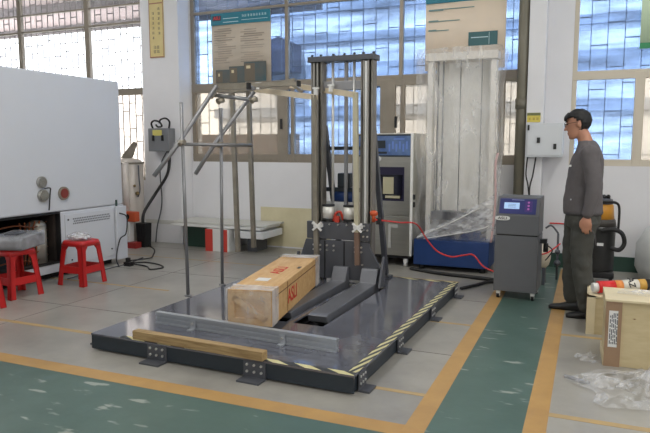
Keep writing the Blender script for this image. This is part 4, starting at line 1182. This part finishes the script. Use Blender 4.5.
for x in (-0.155, 0.155):
    for y in (-0.15, 0.15):
        q = MB(); q.cyl((x - 0.012, y, 0.028), (x + 0.012, y, 0.028), 0.028, 14); o = q.build('caster', M_black, co, world=False)
        q = MB(); q.box(x - 0.018, x + 0.018, y - 0.022, y + 0.022, 0.045, 0.075); q.cyl((x - 0.017, y, 0.028), (x + 0.017, y, 0.028), 0.012, 10); q.build('caster_fork', M_white2, o, world=False)
rg = MB(); rg.box(0.19, 0.25, -0.02, 0.04, 0.52, 0.56); rg.cyl((0.24, 0.01, 0.44), (0.24, 0.01, 0.52), 0.022); rg.tube(smooth_path([(0.26, 0.0, 0.50), (0.30, 0.0, 0.46), (0.27, -0.01, 0.40), (0.24, 0, 0.36)]), 0.006, 6)
rg.build('air_regulator', M_black, co, world=False)
# air tank and hoses behind the console
at_ = thing('pressure_vessel', 'cream round pressure vessel on the floor behind the grey console', 'tank', (-0.45, 6.75, 0))
b = MB(); b.tube([(-0.60, 6.75, 0.30), (-0.57, 6.75, 0.30), (-0.50, 6.75, 0.30), (-0.38, 6.75, 0.30), (-0.34, 6.75, 0.30), (-0.325, 6.75, 0.30)], [0.04, 0.10, 0.145, 0.145, 0.10, 0.04], 24)
b.build('vessel', mat('vessel_cream', (206, 196, 176), 0.4, var=0.05), at_)
MB().box(-0.56, -0.53, 6.65, 6.85, 0, 0.18).build('vessel_foot', M_dsteel, at_); MB().box(-0.40, -0.37, 6.65, 6.85, 0, 0.18).build('vessel_foot', M_dsteel, at_)
MB().tube(smooth_path([(-0.6, 6.60, 0.34), (-0.45, 6.585, 0.33), (-0.35, 6.60, 0.35), (-0.24, 6.8, 0.42)]), 0.008, 6).build('red_tube', M_redhose, at_)
b = MB(); b.tube([(-0.27, 7.0, 0.0), (-0.27, 7.0, 0.50)], 0.012, 8); b.ball((-0.27, 7.0, 0.3), 0.03); b.ball((-0.27, 7.0, 0.18), 0.035); b.tube(smooth_path([(-0.27, 7.0, 0.50), (-0.34, 7.0, 0.58), (-0.40, 7.0, 0.55)]), 0.01, 8)
b.build('valve_pipe', M_dsteel, at_)
cable('air_hose', 'short red hose at the wall behind the man and the console', [(-0.40, 7.742, 0.52), (-0.25, 7.742, 0.52), (-0.12, 7.742, 0.50)], 0.008, M_redhose, 'hose')

# ================================================================ VACUUM CLEANER
vc = thing('vacuum_cleaner', 'black and yellow drum vacuum cleaner with a handle behind the man', 'vacuum cleaner', (0.125, 6.95, 0))
vx, vy = 0.125, 6.95
b = MB(); b.loft([(vx, vy, 0.16, 0.17, 0.17), (vx, vy, 0.20, 0.175, 0.175), (vx, vy, 0.58, 0.18, 0.18), (vx, vy, 0.60, 0.19, 0.19), (vx, vy, 0.64, 0.19, 0.19)], 28)
b.build('drum', mat('drum_charcoal', (56, 56, 56), 0.3, 0.3), vc)
b = MB(); b.loft([(vx, vy, 0.64, 0.185, 0.185), (vx, vy, 0.70, 0.175, 0.175), (vx, vy, 0.715, 0.165, 0.165)], 28); b.build('motor_collar', mat('collar_grey', (70, 66, 62), 0.5), vc)
b = MB(); b.loft([(vx, vy, 0.715, 0.16, 0.16), (vx, vy, 0.86, 0.145, 0.145), (vx, vy, 0.875, 0.13, 0.13)], 28); b.build('motor_head', mat('vacuum_yellow', (212, 148, 50), 0.4), vc)
b = MB(); b.loft([(vx, vy, 0.875, 0.14, 0.14), (vx, vy, 0.92, 0.135, 0.135), (vx, vy, 0.935, 0.10, 0.10)], 28); b.build('head_cap', M_dsteel, vc)
b = MB()
for i in range(5): b.ball((vx - 0.10 + i * 0.045, vy - 0.04, 0.95), 0.025)
b.build('cap_grip', M_black, vc)
MB().tube(smooth_path([(vx + 0.02, vy - 0.16, 0.905), (vx + 0.15, vy - 0.15, 0.90), (vx + 0.20, vy - 0.13, 0.84), (vx + 0.20, vy - 0.13, 0.62)]), 0.014, 10).build('handle', M_black, vc)
MB().tube(smooth_path([(vx + 0.02, vy - 0.19, 0.60), (vx + 0.15, vy - 0.2, 0.62), (vx + 0.24, vy - 0.18, 0.58), (vx + 0.27, vy - 0.17, 0.48), (vx + 0.22, vy - 0.18, 0.41), (vx + 0.13, vy - 0.17, 0.42)]), 0.024, 12).build('hose', M_black, vc)
for x, y in ((-0.15, -0.13), (0.15, -0.13), (-0.15, 0.13), (0.15, 0.13)): MB().cyl((vx + x - 0.015, vy + y, 0.045), (vx + x + 0.015, vy + y, 0.045), 0.045, 14).build('caster', M_black, vc)
MB().box(vx - 0.18, vx + 0.18, vy - 0.15, vy + 0.15, 0.085, 0.16).build('trolley', M_black, vc, bevel=0.02)
q = MB(); q.box(vx - 0.02, vx + 0.05, vy - 0.185, vy - 0.178, 0.44, 0.47); q.build('badge', M_white2, vc)
vc.scale = (0.86, 0.86, 0.96)

# white sack on the right
b = MB(); b.loft([(0.80, 7.36, 0.0, 0.24, 0.2), (0.79, 7.36, 0.15, 0.29, 0.24), (0.79, 7.36, 0.40, 0.28, 0.22), (0.82, 7.38, 0.56, 0.22, 0.16), (0.86, 7.40, 0.64, 0.12, 0.08)], 26)
for i, v in enumerate(b.v):
    n = noise.noise(v * 6) * 0.03; b.v[i] = Vector((v.x + n, v.y + n * 0.6, v.z + (n * 0.3 if v.z > 0.01 else 0)))
tag(b.build('white_sack', mat('sack_white', (198, 200, 198), 0.7, var=0.05)), 'pale grey bulging sack against the wall at the right photo border', 'sack')
b = MB(); b.box(0.45, 1.5, 6.5, 6.9, 0.0, 0.10)
tag(b.build('dark_pallet', M_black2, bevel=0.01), 'low black pallet on the floor behind the red roll', 'pallet') 

# ================================================================ CRATES ON THE RIGHT
M_osb = mat('pale_plywood', (204, 188, 150), 0.6, rgb2=(190, 172, 132), scale=3, stretch=(2, 2, 8))
M_batten = mat('batten_brown', (150, 122, 96), 0.6, var=0.1)
M_pcrate = mat('fresh_pale_wood', (212, 198, 164), 0.6, var=0.06)
bc = thing('plywood_box', 'big pale plywood box with a printed white label on its brown edge', 'crate', (0.615, 4.37, 0), R(1.5))
# local: front face at y=-0.15..., left side at x=-0.49
b = MB(); b.box(-0.47, 0.60, -0.03, 0.32, 0.0, 0.43); b.build('crate_body', M_osb, bc, world=False, bevel=0.003)
b = MB(); b.box(-0.475, -0.38, -0.042, -0.03, 0.0, 0.43); lb0 = b.build('edge_batten', M_batten, bc, world=False)
MB().box(-0.48, -0.470, -0.03, 0.32, 0.0, 0.06).build('side_batten', M_pcrate, bc, world=False); MB().box(-0.48, -0.470, -0.03, 0.32, 0.38, 0.43).build('side_batten', M_pcrate, bc, world=False)
b = MB(); b.box(-0.48, 0.61, -0.05, 0.33, 0.43, 0.445); b.build('lid', M_pcrate, bc, world=False, bevel=0.002)
b = MB(); b.box(-0.455, -0.402, -0.044, -0.042, 0.13, 0.37); lb = b.build('shipping_label', M_white2, bc, world=False)
b = MB(); rnd = random.Random(11)
for i in range(5):
    x = -0.449 + i * 0.010; z = 0.15
    while z < 0.34:
        L_ = rnd.uniform(0.01, 0.04); b.box(x, x + 0.006, -0.0446, -0.044, z, min(z + L_, 0.355)); z += L_ + rnd.uniform(0.004, 0.012)
b.build('label_print', mat('label_ink', (88, 92, 100), 0.6), lb, world=False)
b = MB(); rnd = random.Random(3)
for i in range(9):
    x = rnd.uniform(-0.33, 0.5); z = rnd.uniform(0.04, 0.38); b.prism([(x, z), (x + 0.014, z + 0.003), (x + 0.024, z), (x + 0.014, z - 0.005)], 'y', -0.0305, -0.03)
b.build('knots', mat('knot_brown', (120, 90, 60), 0.7), bc, world=False)
# film on the lid
M_film2 = film('clear_sheet', (0.95, 0.95, 0.95), wscale=12, lo=0.01, hi=0.44, rough=0.12)  # white mixed in by noise paints highlight lines on the creases
def sheet(name, label, outline_c, rx, ry, z0, amp, seed, m, N=26, spike=0.35):
    b = MB(); vs = [(outline_c[0], outline_c[1], z0 + amp)]
    rings = 9
    for r_ in range(1, rings + 1):
        for k_ in range(N):
            a = 2 * PI * k_ / N
            e = 1 + spike * noise.noise(Vector((math.cos(a) * 1.6 + seed, math.sin(a) * 1.6, 0)))
            x = outline_c[0] + rx * e * r_ / rings * math.cos(a); y = outline_c[1] + ry * e * r_ / rings * math.sin(a)
            n = abs(noise.noise(Vector((x * 7 + seed, y * 7, 0)))) + 0.6 * abs(noise.noise(Vector((x * 17, y * 17 + seed, 0))))
            vs.append((x, y, z0 + amp * n * (1.1 - 0.9 * r_ / rings)))
    fs = [(0, 1 + k_, 1 + (k_ + 1) % N) for k_ in range(N)]
    for r_ in range(rings - 1):
        for k_ in range(N):
            a = 1 + r_ * N + k_; c = 1 + r_ * N + (k_ + 1) % N; fs.append((a, a + N, c + N, c))
    b.add(vs, fs, False)
    o = b.build(name, m); return tag(o, label, 'plastic sheet')
sheet('plastic_sheet', 'crumpled clear film lying on top of the big pale plywood box', (0.52, 4.54), 0.30, 0.11, 0.447, 0.07, 4.0, M_film2)
sheet('plastic_sheet', 'large crumpled clear film spread over the floor before the plywood box', (0.38, 3.92), 0.42, 0.30, 0.003, 0.17, 9.0, M_film2, N=34, spike=0.5)
sheet('plastic_sheet', 'small twist of clear film on the floor left of the plywood box', (0.06, 4.42), 0.085, 0.10, 0.003, 0.07, 2.0, M_film2)
b = MB(); b.tube(smooth_path([(-0.085, 4.0, 0.008), (-0.05, 3.975, 0.012), (-0.01, 3.95, 0.012), (0.03, 3.93, 0.012), (0.06, 3.92, 0.012)]), [0.004] + [0.012] * 20 + [0.010] * 8, 6)
tag(b.build('film_twist', M_bagfilm), 'twisted whitish film tail pointing left on the floor before the plywood box', 'plastic sheet')
# small crates behind
for (x0, x1, y0, y1, h_, lab, rz) in ((0.03, 0.42, 5.02, 5.40, 0.30, 'pale slatted wooden crate close behind the man\'s heels, left of the plywood box', 0),
                                     (0.50, 1.10, 5.00, 5.60, 0.36, 'low pale wooden crate behind the plywood box at the right photo border', 0)):
    t = thing('slatted_crate', lab, 'crate', ((x0 + x1) / 2, (y0 + y1) / 2, 0))
    MB().box(x0 + 0.012, x1 - 0.012, y0 + 0.012, y1 - 0.012, 0.0, h_ - 0.012).build('crate_body', M_osb, t)
    for xx in (x0, x1 - 0.06): MB().box(xx, xx + 0.06, y0, y0 + 0.012, 0, h_).build('corner_batten', M_pcrate, t)
    for yy in (y0, y1 - 0.06): MB().box(x0, x0 + 0.012, yy + (0.012 if yy == y0 else 0), yy + 0.06, 0, h_).build('corner_batten', M_batten, t)
    MB().box(x0, x1, y0, y1, h_ - 0.012, h_).build('lid', M_pcrate, t)
# printed roll
rl = thing('printed_roll', 'red and orange wrapped roll with black lettering resting behind the plywood box lid', 'roll', (0.3, 5.18, 0.301))
ra, rb_ = Vector((0.065, 5.09, 0.348)), Vector((0.43, 5.23, 0.372))
def seg_(a, b_, m, nm, r=0.046): return MB().cyl(ra.lerp(rb_, a), ra.lerp(rb_, b_), r, 24).build(nm, m, rl)
seg_(0.0, 0.12, M_white2, 'white_end', 0.036); seg_(0.10, 0.42, mat('roll_red', (212, 36, 36), 0.45), 'red_section')
seg_(0.42, 0.56, mat('roll_orange', (226, 142, 70), 0.45), 'orange_section'); seg_(0.56, 0.86, mat('roll_white', (222, 218, 206), 0.5), 'white_section'); seg_(0.86, 1.0, mat('roll_ochre', (206, 160, 74), 0.5), 'ochre_section')
d_ = (rb_ - ra).normalized(); side = Vector((d_.y, -d_.x, 0)).normalized()
nn_ = (side * 0.75 + Vector((0, 0, 0.66))).normalized()
p_ = ra.lerp(rb_, 0.70) + nn_ * 0.0470
letters('lettering', 'AZ', 0.066, frame(p_, d_.cross(nn_), d_), M_black, rl)

# ================================================================ THE MAN
man = thing('person', 'standing man with glasses, dark grey long sleeved top and trousers, looking down left', 'person', (-0.035, 5.58, 0), PI)
M_skin = mat('skin', (178, 128, 104), 0.5, var=0.04, scale=10)
M_top = mat('dark_grey_knit', (92, 88, 90), 0.85, var=0.05, scale=14, bump=0.1, bscale=60)
M_trou = mat('grey_green_trousers', (66, 67, 63), 0.8, var=0.07, scale=8, bump=0.15, bscale=12)
M_hair = mat('black_hair', (13, 13, 15), 0.65, bump=0.4, bscale=60)
M_shoe = mat('black_shoe', (24, 24, 26), 0.4)
def remesh(o, vox, it=4, fac=0.5):
    m = o.modifiers.new('remesh', 'REMESH'); m.mode = 'VOXEL'; m.voxel_size = vox; m.use_smooth_shade = True
    s = o.modifiers.new('smooth', 'SMOOTH'); s.iterations = it; s.factor = fac
    return o
def limb(b, pts, rs, seg=14, n=5):
    """tapering limb through joints with rounded ends"""
    sp = smooth_path(pts, n)
    rr = []
    for i in range(len(pts) - 1):
        for k_ in range(n): rr.append(rs[i] + (rs[i + 1] - rs[i]) * k_ / n)
    rr.append(rs[-1])
    b.tube(sp, rr, seg); b.ball(sp[0], rs[0] * 0.98, 12, 8); b.ball(sp[-1], rs[-1] * 0.98, 12, 8)
    return b
# local frame: +x forward, +y his left (towards the camera), z up
b = MB()
hx, hz = 0.055, 1.625            # head centre
b.ball((hx - 0.012, 0, hz + 0.018), (0.094, 0.074, 0.092), 24, 16)           # skull
b.loft([(hx + 0.052, 0, hz - 0.125, 0.018, 0.020), (hx + 0.044, 0, hz - 0.115, 0.036, 0.040), (hx + 0.034, 0, hz - 0.09, 0.052, 0.052), (hx + 0.022, 0, hz - 0.05, 0.064, 0.060), (hx + 0.016, 0, hz, 0.070, 0.066), (hx + 0.01, 0, hz + 0.05, 0.066, 0.066)], 22)   # face and jaw
b.loft([(hx + 0.094, 0, hz - 0.042, 0.016, 0.015), (hx + 0.096, 0, hz - 0.034, 0.019, 0.017), (hx + 0.086, 0, hz - 0.015, 0.013, 0.010), (hx + 0.078, 0, hz + 0.012, 0.008, 0.007)], 12)   # nose
b.ball((hx + 0.083, 0, hz - 0.068), (0.010, 0.022, 0.006), 12, 8); b.ball((hx + 0.081, 0, hz - 0.079), (0.010, 0.020, 0.007), 12, 8)    # lips
b.ball((hx + 0.070, 0, hz - 0.106), (0.018, 0.020, 0.014), 12, 8)
for s in (-1, 1):
    b.ball((hx + 0.068, s * 0.030, hz + 0.022), (0.012, 0.022, 0.007), 10, 8)   # brow ridge
    b.ball((hx - 0.012, s * 0.074, hz - 0.015), (0.020, 0.009, 0.032), 12, 8)   # ear
HT = Matrix.Translation((-0.012, 0, 0.004)) @ Matrix.Translation((0.0, 0, 1.50)) @ Matrix.Rotation(R(13), 4, 'Y') @ Matrix.Translation((0, 0, -1.50))
b.v = [HT @ v for v in b.v]
limb(b, [(0.052, 0, hz - 0.06), (0.015, 0, 1.50), (-0.01, 0, 1.42)], [0.056, 0.054, 0.062])   # neck
b.loft([(-0.02, 0, 0.86, 0.10, 0.15), (-0.01, 0, 1.0, 0.105, 0.14), (-0.01, 0, 1.2, 0.105, 0.16), (-0.02, 0, 1.35, 0.09, 0.17), (-0.015, 0, 1.42, 0.05, 0.08)], 20)
arms = {1: [(-0.035, 0.180, 1.365), (-0.075, 0.225, 1.10), (-0.040, 0.235, 0.875)], -1: [(-0.025, -0.180, 1.365), (-0.05, -0.225, 1.10), (0.03, -0.225, 0.875)]}
for s in (1, -1):
    A = arms[s]
    limb(b, A, [0.050, 0.040, 0.028])
    wx, wy, wz = A[2]
    b.ball((wx + 0.004, wy, wz - 0.055), (0.038, 0.018, 0.052), 14, 10)     # palm
    L4 = [0.070, 0.080, 0.076, 0.060]
    for k_ in range(4):
        fx = wx + 0.030 - k_ * 0.020; r_ = 0.0088 - (0.0012 if k_ == 3 else 0)
        z0 = wz - 0.092 + (0.006 if k_ in (0, 3) else 0); L_ = L4[k_] * 0.92
        inn = -s
        limb(b, [(fx, wy, z0 + 0.015), (fx + 0.002, wy + inn * 0.004, z0 - L_ * 0.42), (fx - 0.001, wy + inn * 0.020, z0 - L_ * 0.72), (fx - 0.003, wy + inn * 0.038, z0 - L_ * 0.84)], [r_ + 0.001, r_, r_ - 0.0006, r_ - 0.0015], 8, 3)
    limb(b, [(wx + 0.022, wy, wz - 0.025), (wx + 0.045, wy - s * 0.006, wz - 0.055), (wx + 0.048, wy - s * 0.012, wz - 0.085), (wx + 0.043, wy - s * 0.018, wz - 0.105)], [0.014, 0.0115, 0.0100, 0.0085], 8, 3)
legs = {1: [(-0.015, 0.088, 0.90), (-0.02, 0.095, 0.50), (-0.07, 0.10, 0.09)], -1: [(0.01, -0.088, 0.90), (0.055, -0.10, 0.50), (0.05, -0.13, 0.09)]}
for s in (1, -1): limb(b, legs[s], [0.085, 0.055, 0.040])
body = b.build('body', M_skin, man, world=False)
remesh(body, 0.005, 3)
# top
b = MB()
b.loft([(-0.005, 0, 0.868, 0.148, 0.172), (-0.003, 0, 0.89, 0.154, 0.178), (0.0, 0, 0.98, 0.152, 0.174), (-0.005, 0, 1.10, 0.142, 0.175), (-0.010, 0, 1.22, 0.136, 0.190), (-0.020, 0, 1.32, 0.124, 0.196), (-0.025, 0, 1.375, 0.104, 0.180), (-0.022, 0, 1.42, 0.086, 0.130), (-0.014, 0, 1.45, 0.072, 0.085), (-0.004, 0, 1.468, 0.062, 0.066)], 28)
for s in (1, -1):
    A = arms[s]; limb(b, [A[0], A[1], (A[2][0], A[2][1], A[2][2] + 0.012)], [0.072, 0.060, 0.043], 16)
top = b.build('knit_top', M_top, man, world=False); remesh(top, 0.008, 5)
MB().box(0.098, 0.116, 0.100, 0.125, 1.255, 1.272).build('chest_emblem', M_white2, man, world=False)
MB().box(0.085, 0.095, 0.150, 0.158, 0.985, 0.997).build('hip_badge', M_alu, man, world=False)
b = MB()
for i in range(28):
    pass
b.loft([(-0.005, 0, 0.862, 0.151, 0.176), (-0.005, 0, 0.885, 0.157, 0.181)], 28); b.build('hem_band', mat('hem_grey', (76, 74, 76), 0.85), man, world=False)
# trousers
b = MB()
b.loft([(0.0, 0, 0.76, 0.135, 0.168), (-0.004, 0, 0.83, 0.138, 0.168), (-0.004, 0, 0.885, 0.132, 0.160)], 26)
limb(b, [(-0.018, 0.092, 0.80), (-0.010, 0.098, 0.50), (-0.065, 0.10, 0.115)], [0.106, 0.082, 0.070], 18)
limb(b, [(0.035, -0.092, 0.80), (0.065, -0.10, 0.50), (0.055, -0.13, 0.125)], [0.106, 0.080, 0.068], 18)
tro = b.build('trousers', M_trou, man, world=False); remesh(tro, 0.008, 4)
tx = bpy.data.textures.new('cloth_folds', 'CLOUDS'); tx.noise_scale = 0.09
for o_, st in ((tro, 0.022), (top, 0.014)):
    d = o_.modifiers.new('folds', 'DISPLACE'); d.texture = tx; d.strength = st; d.texture_coords = 'LOCAL'
MB().tube(smooth_path([(-0.02, 0.198, 0.80), (-0.10, 0.185, 0.72), (-0.11, 0.18, 0.63)]), 0.004, 6).build('pocket_seam', M_top, man, world=False)
# shoes
def shoe(cx, cy, rot):
    T = Matrix.Translation((cx, cy, 0)) @ Matrix.Rotation(rot, 4, 'Z')
    b = MB(); vs = []
    secs = [(-0.105, 0.030, 0.075), (-0.085, 0.036, 0.090), (-0.03, 0.036, 0.095), (0.02, 0.040, 0.075), (0.08, 0.047, 0.052), (0.135, 0.042, 0.042), (0.165, 0.025, 0.030)]
    n = 14
    for x, wy, h_ in secs:
        for k_ in range(n):
            a = 2 * PI * k_ / n; c, q = math.cos(a), math.sin(a)
            z = h_ / 2 + h_ / 2 * math.copysign(abs(q) ** 0.7, q)
            vs.append(T @ Vector((x, wy * math.copysign(abs(c) ** 0.8, c), z)))
    fs = [(i * n + k_, i * n + (k_ + 1) % n, (i + 1) * n + (k_ + 1) % n, (i + 1) * n + k_) for i in range(len(secs) - 1) for k_ in range(n)]
    fs += [list(range(n))[::-1], [(len(secs) - 1) * n + k_ for k_ in range(n)]]
    b.add(vs, fs, True)
    return b.build('shoe', M_shoe, man, world=False)
shoe(-0.075, 0.10, R(6)); shoe(0.075, -0.13, R(-6))
# hair: short black cap with fringe
b = MB(); seg, ring = 40, 24; vs = []; ok = {}
for i in range(ring + 1):
    t = PI * i / ring
    for k_ in range(seg):
        a = 2 * PI * k_ / seg
        d = Vector((math.sin(t) * math.cos(a), math.sin(t) * math.sin(a), math.cos(t)))
        n = noise.noise(d * 5) * 0.006 + noise.noise(d * 14) * 0.003
        p = Vector((d.x * (0.102 + n), d.y * (0.082 + n), d.z * (0.100 + n)))
        vs.append(p + Vector((hx - 0.014, 0, hz + 0.014)))
fs = []
for i in range(ring):
    for k_ in range(seg):
        a = i * seg + k_; c = i * seg + (k_ + 1) % seg
        q = (vs[a] + vs[c] + vs[a + seg] + vs[c + seg]) / 4
        rx, rz = q.x - hx, q.z - hz
        keep = rz > (0.052 if rx > 0.03 else 0.035 + (rx - 0.0) * 0.5 if rx > 0.0 else (0.015 if abs(q.y) > 0.06 and rx > -0.025 else -0.088))
        if keep: fs.append((a, a + seg, c + seg, c))
b.add(vs, fs, True)
b.v = [HT @ v for v in b.v]
hr = b.build('hair', M_hair, man, world=False)
s_ = hr.modifiers.new('solid', 'SOLIDIFY'); s_.thickness = 0.018; s_.offset = -1
b = MB()
for i in range(11):
    y = -0.06 + i * 0.012
    b.tube(smooth_path([(hx + 0.045, y, hz + 0.092 - abs(y) * 0.35), (hx + 0.078, y, hz + 0.066 - abs(y) * 0.2), (hx + 0.092 - abs(y) * 0.3, y * 1.02, hz + 0.036)], 4), [0.012] * 5 + [0.010, 0.009, 0.007, 0.005], 8)
b.v = [HT @ v for v in b.v]
b.build('fringe', M_hair, man, world=False)
# glasses, eyes, brows
b = MB()
for s in (-1, 1):
    b.tube([(hx + 0.096 - abs(math.sin(a)) * 0 , s * 0.033 + 0.023 * math.cos(a), hz + 0.003 + 0.017 * math.sin(a)) for a in [2 * PI * i / 16 for i in range(17)]], 0.002, 6, cap=False)
    b.tube([(hx + 0.094, s * 0.056, hz + 0.008), (hx + 0.05, s * 0.074, hz + 0.008), (hx - 0.01, s * 0.080, hz + 0.004)], 0.002, 6)
b.tube([(hx + 0.098, -0.01, hz + 0.006), (hx + 0.098, 0.01, hz + 0.006)], 0.002, 6)
b.v = [HT @ v for v in b.v]
b.build('glasses', M_black, man, world=False)
b = MB()
for s in (-1, 1): b.ball((hx + 0.074, s * 0.031, hz + 0.004), (0.010, 0.013, 0.007), 10, 8)
b.v = [HT @ v for v in b.v]
b.build('eyes', mat('eye_dark', (60, 48, 44), 0.3), man, world=False)
b = MB()
for s in (-1, 1): b.tube([(hx + 0.086, s * 0.014, hz + 0.024), (hx + 0.082, s * 0.034, hz + 0.030), (hx + 0.070, s * 0.052, hz + 0.024)], 0.0035, 6)
b.v = [HT @ v for v in b.v]
b.build('eyebrows', M_hair, man, world=False)
